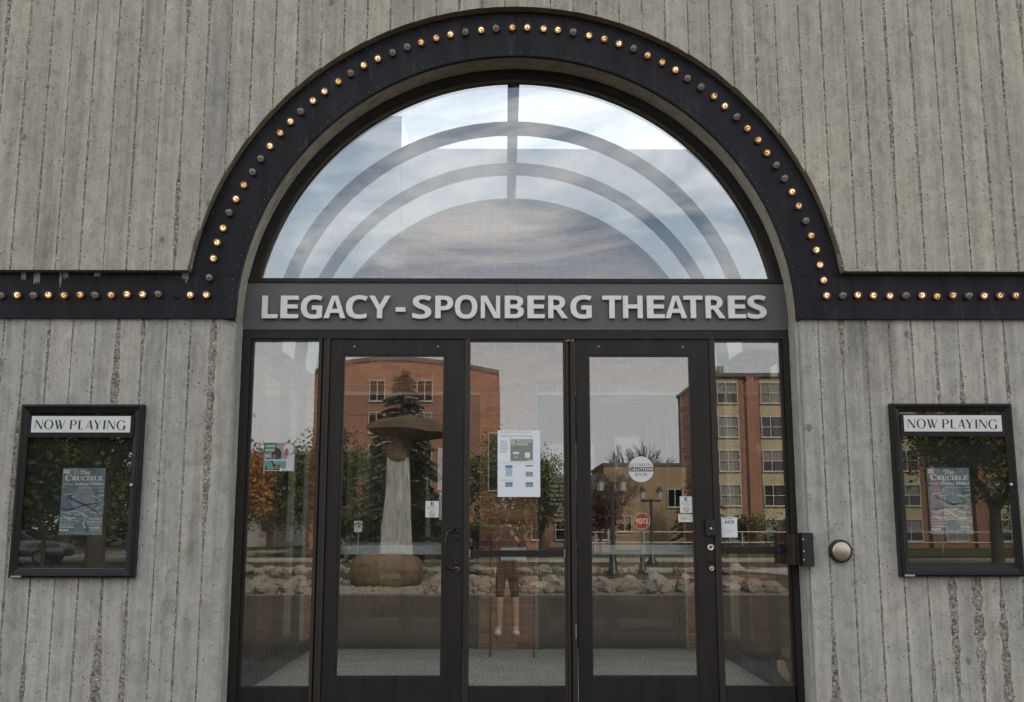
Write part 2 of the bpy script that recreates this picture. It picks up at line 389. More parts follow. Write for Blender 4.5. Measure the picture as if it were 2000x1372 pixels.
def jw(x, z, lower):                                   # half width of a joint: narrow, opening into ragged eroded stretches
    w = (.0062 + .0035 * n3(x * 61.3, 4.4, 1)) + .0020 * n3(x * 9.7, 0, z * 1.7) + .0018 * n3(x * 5, 3, z * 9) + .0030 * n3(x * 5, 8, z * 37) + .0024 * n3(x * 5, 8, z * 90)
    e = n3(x * 3.3, 20, z * .9) - (.14 if lower else .32)
    if lower: e += .24 * max(0, (0.95 - z))
    if e > 0: w += e * .05 * (1 + .7 * n3(x * 4, 5, z * 14) + .5 * n3(x * 4, 7, z * 40))
    return max(.0004, w)
def board(xa, xb, zb, zt, Y, lower, mat, step=.022, first=False, last=False):
    cols = 13 if (not lower and abs((xa + xb) / 2) < 2.3) else 5; nz = max(8, int((zt - min(zb(xa), zb(xb))) / step)); vs_ = []; fs = []
    if zt > 5.2: nz = max(8, int((5.4 - min(zb(xa), zb(xb))) / step))
    tone = n3(xa * 13, 2, 5)
    for k in range(nz + 1):
        t = k / nz
        for c in range(cols + 2):
            u = min(1, max(0, (c - 1) / (cols - 1))); u = .5 - .5 * math.cos(math.pi * (.12 + .76 * u)) if 0 < u < 1 else u
            z0 = zb(xa + (xb - xa) * u)
            z = z0 + (zt - z0) * t
            l = 0.0 if first else jw(xa, z, lower); r = 0.0 if last else jw(xb, z, lower)
            x = xa + l + (xb - xa - l - r) * u
            y = Y + .0035 * tone + .0022 * n3(x * 2.5, 1, z * .8) + .0012 * n3(x * 25, 4, z * 3)
            if c in (1, cols): y += .0016 + .0016 * n3(x * 40, 2, z * 30)
            if c in (0, cols + 1): y = Y + .0062
            vs_.append((x, y, z))
    w = cols + 2
    for k in range(nz):
        for c in range(w - 1):
            a = k * w + c; fs.append((a, a + 1, a + w + 1, a + w))
    ob_ = MB().add(vs_, fs).build('concrete_board', mat, theatre)
    ea = ob_.data.attributes.new('edge', 'FLOAT', 'POINT'); ea.data.foreach_set('value', [1.0 if (c in (0, 1, cols, cols + 1)) else 0.0 for k in range(nz + 1) for c in range(w)])
    return ob_
def zb_up(x):
    d = RO * RO - (x - XC) ** 2
    return max(Z_LEDGE, ZC + math.sqrt(d)) if d > 0 else Z_LEDGE
for xa, xb in zip(JU[:-1], JU[1:]): board(xa, xb, zb_up, 5.4, Y_UP, False, M['conc_up'])
for lst in (JL_L, JL_R):
    for i, (xa, xb) in enumerate(zip(lst[:-1], lst[1:])):
        board(xa, xb, lambda x: -.45, Z_BAND + .03, 0.0, True, M['conc_low'], .02, first=(lst is JL_R and i == 0), last=(lst is JL_L and i == len(lst) - 2))
# ---- slabs behind the boards (their fronts are the rough joints)
def arch_slab(x0, x1, zf, zt, y0, y1, n=90, closed_ends=True):
    mb = MB(); xs = [x0 + (x1 - x0) * i / n for i in range(n + 1)]
    for a, b in zip(xs[:-1], xs[1:]):
        za, zb_ = zf(a), zf(b)
        mb.face([(a, y0, za), (b, y0, zb_), (b, y0, zt), (a, y0, zt)])
        mb.face([(b, y1, zb_), (a, y1, za), (a, y1, zt), (b, y1, zt)])
        mb.face([(a, y0, za), (a, y1, za), (b, y1, zb_), (b, y0, zb_)])
    mb.face([(x0, y0, zt), (x1, y0, zt), (x1, y1, zt), (x0, y1, zt)])
    return mb
xe0, xe1 = JU[0], JU[-1]
# corner points so that ledge and arc meet sharply
xl = XC - math.sqrt(RO ** 2 - (Z_LEDGE - ZC) ** 2); xr = XC + math.sqrt(RO ** 2 - (Z_LEDGE - ZC) ** 2)
mb = arch_slab(xe0, xl, lambda x: Z_LEDGE + .002, 5.39, Y_UP + .0040, .012, 8)
for q in (arch_slab(xl, xr, lambda x: zb_up(x) + .002, 5.39, Y_UP + .0040, .012, 160), arch_slab(xr, xe1, lambda x: Z_LEDGE + .002, 5.39, Y_UP + .0040, .012, 8)): mb.add(q.v, q.f)
mb.build('upper_wall_core', M['joint'], theatre)
mb = MB()
for q in (arch_slab(xe0, XC - RI - .07, lambda x: -.45, 5.38, .0040, .30, 4), arch_slab(XC + RI + .02, xe1, lambda x: -.45, 5.38, .0040, .30, 4)): MB().add(q.v, q.f).build('lower_wall_core', M['joint'], theatre)
# core above arch
mb = MB(); N = 96
for i in range(N):
    a0, a1 = math.pi * i / N, math.pi * (i + 1) / N
    p = [(XC + (RI + .004) * math.cos(a), ZC + (RI + .004) * math.sin(a)) for a in (a0, a1)]
    q = [(min(xe1, max(XC - RI - .068, min(XC + RI + .018, XC + 4.8 * math.cos(a)))), 5.37) for a in (a0, a1)]
    for Y, fl in ((.02, 0), (.30, 1)):
        f = [(p[0][0], Y, p[0][1]), (q[0][0], Y, max(q[0][1], p[0][1])), (q[1][0], Y, max(q[1][1], p[1][1])), (p[1][0], Y, p[1][1])]
        mb.face(f if fl else f[::-1])
mb.build('arch_wall_core', M['conc_rev'], theatre)
# arch reveal (smooth concrete soffit) with small ragged front arris, and the jambs below with their splay
mb = MB(); N = 180; rows = [(.0, -.012), (.003, .02), (0, .06), (0, .12), (0, .21)]
for i in range(N + 1):
    a = math.pi * i / N
    for k, (dr, y) in enumerate(rows):
        r = RI + dr + (.003 * n3(math.cos(a) * 30, y * 20, math.sin(a) * 30) if k < 2 else .0015 * n3(math.cos(a) * 9, y * 9, math.sin(a) * 9))
        mb.v.append((XC + r * math.cos(a), y, ZC + r * math.sin(a)))
for i in range(N):
    for k in range(4):
        a = i * 5 + k; mb.f.append((a, a + 1, a + 6, a + 5)); mb.m.append(0)
mb.build('arch_reveal', M['conc_rev'], theatre, True)
for sx, xf in ((-1, -1.935), (1, 1.905)):
    mb = MB(); xo = XC + sx * RI
    prof = [(xf, .0), (xf - sx * .012, .003), (xo + sx * .012, .042), (xo + sx * .001, .06), (xo, .12), (xo - sx * .004, .21)]
    nz = 110
    for k in range(nz + 1):
        z = -.45 + (ZC + .45) * k / nz
        for x, y in prof: mb.v.append((x + .002 * n3(x * 30, y * 50, z * 12), y + .0025 * n3(x * 20, y * 20 + 9, z * 14), z))
    w = len(prof)
    for k in range(nz):
        for c in range(w - 1):
            a = k * w + c; f = (a, a + 1, a + w + 1, a + w); mb.f.append(f if sx < 0 else f[::-1]); mb.m.append(0)
    mb.build('entrance_jamb', M['conc_low'], theatre)
# underside lip of the overhanging upper wall
mb = MB(); pts = [(xe0, Z_LEDGE), (xl, Z_LEDGE)]
al = math.atan2(Z_LEDGE - ZC, xl - XC); ar = math.atan2(Z_LEDGE - ZC, xr - XC)
pts += [(XC + RO * math.cos(al + (ar - al) * i / 140), ZC + RO * math.sin(al + (ar - al) * i / 140)) for i in range(1, 140)] + [(xr, Z_LEDGE), (xe1, Z_LEDGE)]
for (a, b) in zip(pts[:-1], pts[1:]):
    mb.face([(a[0], Y_UP - .001, a[1] - .001), (a[0], -.001, a[1] - .001), (b[0], -.001, b[1] - .001), (b[0], Y_UP - .001, b[1] - .001)])
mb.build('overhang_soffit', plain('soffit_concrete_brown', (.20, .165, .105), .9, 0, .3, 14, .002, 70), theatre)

# ---- marquee band
marq = thing('marquee_light_band', 'dark navy metal marquee band studded with light bulbs around the arch', 'marquee', (0, Y_BAND, 2.7))
def band_piece(a0, a1, seam):
    N = 70; ro = RO + .05; fr = []; bk = []
    mb = MB()
    for i in range(N):
        t0, t1 = a0 + (a1 - a0) * i / N, a0 + (a1 - a0) * (i + 1) / N
        o = [[(XC + r * math.cos(t), ZC + r * math.sin(t)) for t in (t0, t1)] for r in (RI - .006, ro)]
        (i0, i1), (o0, o1) = o
        mb.mi = 0; mb.face([(i0[0], Y_BAND, i0[1]), (i1[0], Y_BAND, i1[1]), (o1[0], Y_BAND, o1[1]), (o0[0], Y_BAND, o0[1])][::-1 if a1 > a0 else 1])
        mb.mi = 1; mb.face([(i0[0], Y_BAND, i0[1]), (i0[0], .010, i0[1]), (i1[0], .010, i1[1]), (i1[0], Y_BAND, i1[1])])
    mb.build('band_panel', [M['band'], M['band_edge']], marq)
zsm = Z_LEDGE - .02
asm = math.asin((zsm - ZC) / RI)
band_piece(asm, math.pi / 2 - .0012, 0); band_piece(math.pi / 2 + .0012, math.pi - asm, 0)
for sx in (-1, 1):                                       # legs + horizontal strips
    xi = [XC + sx * math.sqrt((RI - .006) ** 2 - (z - ZC) ** 2) for z in [Z_BAND + (zsm - .003 - Z_BAND) * i / 10 for i in range(11)]]
    zi = [Z_BAND + (zsm - .003 - Z_BAND) * i / 10 for i in range(11)]
    xo = xe1 if sx > 0 else xe0
    xmid = XC + sx * (RO + .06)
    mb = MB()
    poly = [(x, z) for x, z in zip(xi, zi)] + [(xmid, zi[-1]), (xmid, zi[0])]
    if sx > 0: poly = poly[::-1]
    mb.flat(poly[::-1] if sx < 0 else poly[::-1], Y_BAND)
    mb.face([(xi[0], Y_BAND, zi[0]), (xmid, Y_BAND, zi[0]), (xmid, .01, zi[0]), (xi[0], .01, zi[0])])
    mb.mi = 1
    for i in range(10): mb.face([(xi[i], Y_BAND, zi[i]), (xi[i], .010, zi[i]), (xi[i+1], .010, zi[i+1]), (xi[i+1], Y_BAND, zi[i+1])])
    mb.build('band_panel', [M['band'], M['band_edge']], marq)
    MB().box(min(xmid + sx * .002, xo), max(xmid + sx * .002, xo), Y_BAND, .011, Z_BAND, Z_LEDGE + .04).build('band_panel', M['band'], marq)
    MB().box(min(xmid, XC + sx * RI * math.cos(asm)), max(xmid, XC + sx * RI * math.cos(asm)), Y_BAND + .002, .011, zsm, Z_LEDGE + .1).build('band_panel', M['band'], marq)
# rivets (a pixel each): one joined part
mb = MB()
def rivet(x, z): mb.lathe([(.0032, 0), (.0026, .002), (.0, .0028)], (x, Y_BAND, z), (0, -1, 0), 6)
for k in range(78):
    a = math.radians(9 + 162 * k / 77)
    rivet(XC + (RI + .018) * math.cos(a), ZC + (RI + .018) * math.sin(a))
    if k % 2 == 0: rivet(XC + (RO - .022) * math.cos(a), ZC + (RO - .022) * math.sin(a))
for sx in (-1, 1):
    for k in range(14): rivet(XC + sx * (2.25 + .12 * k), Z_LEDGE - .024)
    for k in range(5): rivet(XC + sx * (RI + .02), Z_BAND + .02 + .06 * k)
stuff(mb.build('rivets', M['steel_dull'], marq, True))
# pale mineral drips below the ledge on the left
mb = MB()
for px, w, h in ((46, 9, 14), (72, 12, 20), (118, 5, 30), (128, 10, 12), (360, 9, 12), (365, 5, 18), (190, 12, 6)):
    b = BX(px - w / 2, 536, px + w / 2, 536 + h, Y_BAND)
    pts = [(b[0] + (b[1] - b[0]) * i / 5, Z_LEDGE + .004) for i in range(6)] + [(b[1] - (b[1] - b[0]) * i / 5, b[2] + (b[3] - b[2]) * random.random() * .75) for i in range(6)]
    mb.flat(pts[::-1], Y_BAND - .0012)
mb.build('mineral_drips', plain('lime_drip', (.30, .32, .35), .9, 0, .4, 60), marq)
# bulbs: photo position and lit / unlit / empty
R1 = [(1215,1355,1),(1245,1275,1),(1280,1190,0),(1318,1113,1),(1362,1035,1),(1410,963,0),(1455,890,0),(1507,817,1),(1563,745,1),(1622,682,1),(1682,625,0),(1747,565,1),(1813,513,1),(1887,458,1)]
R2 = [(102,413,0),(175,368,1),(253,330,1),(335,297,0),(413,268,0),(492,240,1),(575,214,1),(657,195,1),(742,183,0),(830,170,1),(915,162,0),(1000,157,1),(1087,157,1),(1172,163,1),(1258,170,1),(1342,183,0),(1428,200,1),(1514,220,1),(1598,247,1),(1675,275,0),(1757,312,1),(1837,352,1),(1911,393,1),(1980,440,0)]
R3 = [(193,490,0),(267,540,1),(332,595,1),(393,657,0),(455,718,1),(513,785,1),(567,856,1),(613,925,0),(661,1000,0),(706,1073,1),(744,1152,1),(782,1235,0),(813,1317,1)]
R6 = [(838,112,1),(862,195,1),(881,280,1),(895,365,1),(983,367,0),(1070,362,1),(1158,365,1),(1248,367,1),(1337,365,0),(1427,365,1),(1513,370,1),(1600,365,1),(1687,368,0),(1775,367,1),(1862,365,1),(1950,365,1)]
R4 = [(10,365,0),(100,362,1),(190,365,0),(270,362,1),(362,365,1),(448,362,1),(535,365,0),(625,362,1),(710,360,1),(797,360,1),(885,358,0),(982,368,2),(1065,362,1),(1155,362,1),(1170,265,0),(1192,157,1)]
q = 1 / 2.857
bulbs = [(x*q, y*q, s) for x, y, s in R1] + [(650+x*q, y*q, s) for x, y, s in R2] + [(1300+x*q, y*q, s) for x, y, s in R3] + [(1300+x*q, 450+y*q, s) for x, y, s in R6] + [(x*q, 450+y*q, s) for x, y, s in R4]
m_glass1 = MB().lathe([(.011, .0), (.0145, .010), (.0195, .022), (.021, .032), (.0185, .043), (.011, .050), (.0, .0525)], (0, 0, 0), (0, -1, 0), 14).mesh('bulb', M['bulb_clear'], True)
m_glass0 = m_glass1.copy(); m_glass0.materials.clear(); m_glass0.materials.append(M['bulb_dull'])
m_sock = MB().lathe([(.0185, .0), (.0185, .008), (.0135, .012), (.0115, .012)], (0, 0, 0), (0, -1, 0), 14).mesh('socket', M['black'], True)
def heart(mats):
    mb = MB()
    pts = [(.0085 * math.cos(t), -.030 + .002 * math.sin(3 * t), .0085 * math.sin(t)) for t in [math.radians(-120 + 30 * i) for i in range(10)]]
    mb.tube(pts, .0022, 5)
    mb.mi = 1; mb.lathe([(.0, .0215), (.0185, .021), (.012, .010)], (0, 0, 0), (0, -1, 0), 12)
    return mb.mesh('filament', mats, False)
M['bulb_dim'] = emit('dimmer_bulb_heart', (1.0, .54, .24), .22); M['filament_dim'] = emit('dimmer_filament', (1.0, .62, .26), 1.3)
m_fil2 = heart([M['filament_dim'], M['bulb_dim']])
m_fil1, m_fil0 = heart([M['filament'], M['bulb_glow']]), heart([M['bulb_off'], M['bulb_off']])
for x, y, s in bulbs:
    X, Z = P(x, y, Y_BAND - .02)
    e = bpy.data.objects.new('bulb', None if s == 2 else (m_glass1 if s else m_glass0))
    if s == 2: e = bpy.data.objects.new('empty_socket', m_sock)
    COL.objects.link(e); e.parent = marq; e.matrix_parent_inverse = world_inv(marq)
    e.location = (X, Y_BAND, Z); e.rotation_euler = (random.uniform(-.09, .05), random.uniform(-3, 3), random.uniform(-.1, .1)); e.scale = (1.22,) * 3 if s != 2 else (1, 1, 1)
    if s == 2: continue
    for nme, me in (('socket', m_sock), ('filament', (m_fil1 if random.random() < .6 else m_fil2) if s else m_fil0)):
        o = bpy.data.objects.new(nme, me); COL.objects.link(o); o.parent = e

# ---- storefront
YF, YG = 0.20, 0.235                                     # front of the frames, front of the fixed panes
store = thing('entrance_storefront', 'dark bronze storefront frame with sidelights and half-round window filling the arch', 'storefront', (0, YF, 0))
ZGB, ZS1, ZS0, ZH, ZSL = 2.885, 2.856, 2.526, 2.466, 0.176
def fr(name, x0, x1, z0, z1, y0=YF, y1=YF + .11, mat='bronze', par=None): return MB().box(x0, x1, y0, y1, z0, z1).build(name, M[mat], par or store)
# arched ring
mb = MB(); N = 120; z_s = ZGB - .01
rings = [(RI + .01, YF), (1.812, YF), (1.806, YF + .02), (1.795, YF + .025), (1.795, YF + .11)]
a0 = math.asin((z_s - ZC) / RI)
for i in range(N + 1):
    a = a0 + (math.pi - 2 * a0) * i / N
    for r, y in rings: mb.v.append((XC + r * math.cos(a), y, ZC + r * math.sin(a)))
for i in range(N):
    for k in range(len(rings) - 1):
        a = i * 5 + k; mb.f.append((a, a + 5, a + 6, a + 1)); mb.m.append(0)
mb.build('arch_frame', M['bronze'], store, False)
xs = [XC + 1.80 * math.cos(math.asin((ZGB - ZC) / 1.80)) * s for s in (-1, 1)]
mb = MB(); ring = []
a1 = math.asin((ZGB - .015 - ZC) / 1.805)
ring = [(XC + 1.805 * math.cos(a1 + (math.pi - 2 * a1) * i / 80), ZC + 1.805 * math.sin(a1 + (math.pi - 2 * a1) * i / 80)) for i in range(81)]
mb.prism(ring, YG, YG + .006); mb.build('arch_pane', M['glass_arch'], store)
# ragged old sealant along the arch glass
mb = MB()
for i in range(240):
    a = a1 + (math.pi - 2 * a1) * i / 240; b_ = a1 + (math.pi - 2 * a1) * (i + 1) / 240
    ra, rb = (1.788 - .010 * abs(n3(t * 40, 1, 2)) - .006 * abs(n3(t * 160, 1, 2)) for t in (a, b_))
    mb.face([(XC + 1.80 * math.cos(a), YG - .003, ZC + 1.80 * math.sin(a)), (XC + 1.80 * math.cos(b_), YG - .003, ZC + 1.80 * math.sin(b_)), (XC + rb * math.cos(b_), YG - .001, ZC + rb * math.sin(b_)), (XC + ra * math.cos(a), YG - .001, ZC + ra * math.sin(a))])
mb.build('arch_sealant', plain('old_sealant', (.10, .085, .06), .8, 0, .5, 60), store)
fr('arch_sill', XC - 1.86, XC + 1.86, ZS1 - .001, ZGB, YF - .012)
fr('sign_backing', XC - 1.885, XC + 1.885, ZS0, ZS1 - .002, YF + .012, YF + .09, 'bronze')
fr('header', XC - 1.885, XC + 1.885, ZH, ZS0 - .001, YF)
xj = [-1.835, -1.774, -1.328, -1.247, -1.165, -0.471, -0.339, -0.298, 0.333, 0.418, 0.5, 1.2, 1.323, 1.367, 1.813, 1.871]
fr('side_jamb', XC - RI + .002, xj[1] - .018, -.02, ZH - .001, YF - .004)
fr('side_jamb', xj[1] - .016, xj[1], ZSL, ZH - .001, YF + .02, YF + .10)
fr('side_jamb', xj[14] + .018, XC + RI - .002, -.02, ZH - .001, YF - .004)
fr('side_jamb', xj[14], xj[14] + .016, ZSL, ZH - .001, YF + .02, YF + .10)
# mullions, each with its grooves (three slim profiles side by side)
def mullion(x0, x1, parts):
    mb = MB(); n = len(parts); w = (x1 - x0)
    p = x0
    for frac, dy in parts:
        mb.box(p, p + w * frac - .002, YF + dy, YF + .12, -.02, ZH - .001); p += w * frac
    mb.build('mullion', M['bronze_worn'], store)
mullion(xj[2], xj[3] - .004, [(.3, 0), (.12, .03), (.32, .006), (.26, -.004)])
mullion(xj[6] + .003, xj[7], [(1, 0)])
mullion(xj[8], xj[9] - .006, [(.22, .008), (.2, .0), (.16, .03), (.42, -.002)])
mullion(xj[12] + .003, xj[13], [(1, 0)])
for x0, x1 in ((xj[1], xj[2]), (xj[7], xj[8]), (xj[13], xj[14])):
    fr('bottom_rail', x0, x1, -.02, ZSL, YF + .004)
    MB().box(x0 - .006, x1 + .006, YG, YG + .006, ZSL - .006, ZH + .004).build('glass_pane', M['glass_door'], store)
    MB().box(x0, x1, YF + .016, YF + .034, ZH - .016, ZH - .0012).build('glazing_bead', M['black'], store)
    MB().box(x0, x1, YF + .014, YF + .034, ZSL + .0012, ZSL + .012).build('glazing_bead', M['bronze_worn'], store)
fr('mid_rail', xj[7] + .001, xj[8] - .001, 1.007, 1.050, YF + .004, YF + .034)
fr('mid_rail', xj[13] + .001, xj[14] - .001, 1.027, 1.074, YF + .004, YF + .034)
for xx in (xj[7] + .003, xj[8] - .003): MB().box(xx - .004, xx + .004, YF - .001, YF + .01, 1.005, 1.056).build('rail_clip', M['steel_dull'], store)
MB().cyl((P(1521, 1072, YF)[0], YF + .004, 1.05), (P(1521, 1072, YF)[0], YF - .006, 1.05), .013, .011, 14).build('blue_button', plain('blue_plastic', (.03, .04, .16), .35), store)
mb = MB()
for x in (.347, .377): mb.cyl((x, YF + .002, 2.452), (x + .03, YF + .001, 2.455), .004, .006, 6)
mb.build('torn_weatherstrip', plain('torn_seal', (.32, .30, .27), .8), store)

# ---- sign: grey panels and raised letters
sign = thing('theatre_name_sign', 'long grey fascia sign reading LEGACY - SPONBERG THEATRES in raised silver letters', 'sign', (0, YF, 2.69))
xseam = P(1010, 600, YF)[0]
for x0, x1 in ((XC - 1.875, xseam - .0015), (xseam + .0015, XC + 1.875)): MB().box(x0, x1, YF - .002, YF + .012, ZS0 + .002, ZS1 - .004).build('sign_panel', M['signpanel'], sign)
kx = 510 / 2000
L1 = [('L',47,168),('E',190,325),('G',345,507),('A',520,687),('C',690,856),('Y',866,1030),('-',1070,1145),('S',1198,1343),('P',1373,1510),('O',1523,1695),('N',1722,1870),('B',1905,2051)]
L2 = [('E',118,250),('R',277,426),('G',447,610),('T',693,838),('H',850,1000),('E',1033,1168),('A',1172,1338),('T',1315,1460),('R',1482,1632),('E',1655,1790),('S',1803,1947)]
for ch, a, b in [(c, 500 + x * kx, 500 + y * kx) for c, x, y in L1] + [(c, 1000 + x * kx, 1000 + y * kx) for c, x, y in L2]:
    y0, y1 = (578.3, 622.2)
    if ch in 'GCSO': y0, y1 = 577.3, 623.2
    if ch == '-': y0, y1 = 601, 609.5
    bx = BX(a, y0, b, y1, YF - .03)
    mb = MB(); put_text(mb, bld(ch), bx, YF - .012, MATHF, 0.0, .026)
    mb.build('letter', M['letter'], sign)

# ---- doors
DY0, DY1 = YF + .012, YF + .057
def door(name, label, x0, x1, gx0, gx1, extras):
    d = thing(name, label, 'door', ((x0 + x1) / 2, YF, 0))
    zt, zb = ZH - .004, -.01
    g1, g0 = 2.359, .239
    MB().box(x0, gx0, DY0, DY1, zb, zt).build('stile', M['bronze'], d)
    MB().box(gx1, x1, DY0, DY1, zb, zt).build('stile', M['bronze'], d)
    MB().box(gx0 + .0005, gx1 - .0005, DY0 + .002, DY1, g1, zt).build('top_rail', M['bronze'], d)
    MB().box(gx0 + .0005, gx1 - .0005, DY0 + .002, DY1, zb, g0).build('bottom_rail', M['bronze'], d)
    b = .012
    mb = MB().box(gx0, gx0 + b, DY0 + .008, DY1 - .004, g0, g1).box(gx1 - b, gx1, DY0 + .008, DY1 - .004, g0, g1).box(gx0 + b, gx1 - b, DY0 + .009, DY1 - .004, g1 - b, g1).box(gx0 + b, gx1 - b, DY0 + .009, DY1 - .004, g0, g0 + b)
    mb.build('glazing_bead', M['black'], d)
    MB().box(gx0 + .002, gx1 - .002, DY0 + .02, DY0 + .026, g0 + .002, g1 - .002).build('glass_pane', M['glass_door'], d)
    zp = (P(1000, 1065, DY1 + .05)[1], P(1000, 1083, DY1 + .05)[1])
    mb = MB().box(gx0 - .02, gx1 + .02, DY1 + .025, DY1 + .07, zp[1], zp[0]).box(gx0 - .06, gx0 - .02, DY1, DY1 + .07, zp[1] - .01, zp[0] + .01).box(gx1 + .02, gx1 + .06, DY1, DY1 + .07, zp[1] - .01, zp[0] + .01)
    mb.build('push_bar', plain('grey_push_bar', (.34, .36, .38), .4, 0), d)
    for sx in (gx0 + .09 * 0 + .075, gx1 - .05): MB().lathe([(.0, .005), (.006, .004), (.009, .0)][::-1], (sx, DY0 + .002, 2.412), (0, -1, 0), 10).build('screw_cap', M['steel_dull'], d, True)
    return d
dl = door('entrance_door', 'left glazed entrance door with curved pull handle and dark bronze frame', xj[3], xj[6], xj[4], xj[5], 0)
dr = door('entrance_door', 'right glazed entrance door carrying the round caution sticker', xj[9], xj[12], xj[10], xj[11], 0)
def cyl_lock(par, px, py, r, mat, name='lock_cylinder', yy=DY0):
    X, Z = P(px, py, yy)
    o = MB().lathe([(r * 1.15, 0), (r * 1.15, .006), (r, .012), (r * .55, .013), (r * .5, .010), (0, .010)], (X, yy, Z), (0, -1, 0), 18).build(name, M[mat], par, True)
    MB().box(X - r * .12, X + r * .12, yy - .0125, yy - .009, Z - r * .4, Z + r * .4).build('key_slot', M['black'], o)
cyl_lock(dl, 891, 1035, .020, 'bronze_worn'); cyl_lock(dl, 891, 1051, .017, 'bronze_worn'); cyl_lock(dl, 892, 1098, .017, 'bronze_worn'); cyl_lock(dl, 892, 1113, .017, 'gunmetal')
pts = []
for px, py, yy in ((889, 1035, -.012), (882, 1036, -.035), (874, 1040, -.05), (871, 1050, -.052), (870, 1070, -.053), (870, 1090, -.052), (871, 1103, -.05), (876, 1109, -.042), (884, 1112, -.03), (891, 1113, -.014)):
    X, Z = P(px, py, DY0 + yy); pts.append((X, DY0 + yy, Z))
MB().tube(pts, .0068, 10).build('pull_handle', plain('dark_bronze_handle', (.06, .048, .035), .28, .85, .2, 20), dl, True)
cyl_lock(dr, 1388, 1070, .021, 'steel'); cyl_lock(dr, 1388, 1092, .018, 'bronze_worn'); cyl_lock(dr, 1390, 1111, .015, 'steel')
b = BX(1377, 1016, 1396, 1046, DY0)
o = MB().box(b[0], b[1], DY0 - .035, DY0, b[2], b[3]).build('latch_box', M['black'], dr)
MB().lathe([(.008, 0), (.008, .003), (0, .004)], (P(1389, 1033, DY0 - .036)[0], DY0 - .035, P(1389, 1033, DY0 - .036)[1]), (0, -1, 0), 10).build('screw', M['steel'], o)
# hinges on the outer edges
for par, px in ((dr, 1128),):
    for py in (1235,): 
        b = BX(px - 5, py - 15, px - 1, py + 13, YF - .008); MB().cyl(((b[0]+b[1])/2, YF - .008, b[2]), ((b[0]+b[1])/2, YF - .008, b[3]), .005, .005, 8).build('hinge_knuckle', M['steel_dull'], par)

# ---- lock box on the right jamb and the round push button
b = BX(1566, 1041, 1586, 1107, -.04)
lb = thing('lock_box', 'black metal hold-open box fixed to the right door jamb', 'lock box', ((b[0]+b[1])/2, 0, b[2]))
MB().box(b[0], b[1] + .006, -.06, .055, b[2], b[3]).build('box_body', M['black'], lb)
b2 = BX(1547, 1045, 1564, 1104, .02)
mb = MB()
for i in range(4): mb.box(b2[0] + (b2[1]-b2[0]) * i / 4, b2[0] + (b2[1]-b2[0]) * (i + .9) / 4, .0 + .012 * (i % 2), .16, b2[2], b2[3])
mb.build('ribbed_plate', M['bronze_worn'], lb)
mb = MB()
for z in (.2, .45, .8): mb.lathe([(.005, 0), (.005, .003), (0, .004)], ((b[0] + .006), -.06, b[2] + (b[3]-b[2]) * z), (0, -1, 0), 8)
mb.build('screws', M['steel'], lb)
X, Z = P(1643, 1077, -.03)
pb = thing('door_push_button', 'round brushed steel door opener button on the concrete beside the right door', 'push button', (X, 0, Z))
MB().lathe([(.073, -.01), (.073, .026), (.070, .030), (.060, .030), (.060, .02)], (X, 0, Z), (0, -1, 0), 36).build('black_ring', M['black'], pb, True)
MB().lathe([(.0605, .010), (.0605, .036), (.058, .044), (.050, .048), (.0, .049)], (X, 0, Z), (0, -1, 0), 36).build('steel_cap', plain('brushed_steel_cap', (.50, .44, .36), .36, .9, .12, 14), pb, True)

# ---- stickers and notices on the glass
def sheet(name, label, cat, box, Y, mat, thick=.0008, group=None):
    t_ = thing(name, label, cat, ((box[0]+box[1])/2, Y, box[2]), group)
    MB().box(box[0], box[1], Y, Y + thick, box[2], box[3]).build('sheet', mat, t_); return t_
def sub(b, u0, u1, v0, v1): return (b[0]+(b[1]-b[0])*u0, b[0]+(b[1]-b[0])*u1, b[3]-(b[3]-b[2])*v1, b[3]-(b[3]-b[2])*v0)
def pr(par, name, mat, b, Y, fn): mb = MB(); fn(mb); mb.build(name, mat, par)
def colm(name, c, rough=.6): 
    if name not in M: M[name] = plain(name, c, rough, 0, .06, 6)
    return M[name]
def textlines(mb, b, rows, Y, seed=1, fill=.55):
    rg = random.Random(seed)
    for k in range(rows):
        x = 0.0; v0 = k / rows
        end = rg.uniform(.7, 1)
        while x < end:
            w = rg.uniform(.03, .11); mb.rect(sub(b, x, min(end, x + w), v0, v0 + fill / rows), Y); x += w + .02
# round caution sticker
X, Z = P(1252, 917, DY0 + .018); r = .0855; YS = DY0 + .0186
cs = thing('caution_sticker', 'round white automatic caution door sticker on the right door glass', 'sticker', (X, YS, Z - r))
MB().lathe([(r, 0), (r, .0006), (0, .0008)], (X, YS, Z), (0, -1, 0), 48).build('disc', M['cardwhite'], cs)
hx = math.sqrt(r*r - .0145**2)
pts = [(X - hx, Z - .0145), (X + hx, Z - .0145), (X + hx, Z + .0145), (X - hx, Z + .0145)]
MB().flat(pts, YS - .0014).build('black_bar', M['ink'], cs)
mb = MB(); put_text(mb, 'AUTOMATIC', (X - .078, X + .072, Z + .020, Z + .039), YS - .0014, SANS, .0); put_text(mb, 'DOOR', (X - .040, X + .038, Z - .044, Z - .024), YS - .0014, SANS, .0)
mb.build('lettering', colm('grey_print', (.10, .11, .12)), cs)
mb = MB(); put_text(mb, 'CAUTION', (X - .079, X + .077, Z - .0105, Z + .0105), YS - .002, SANS, .03); mb.build('lettering', M['wvinyl'], cs)
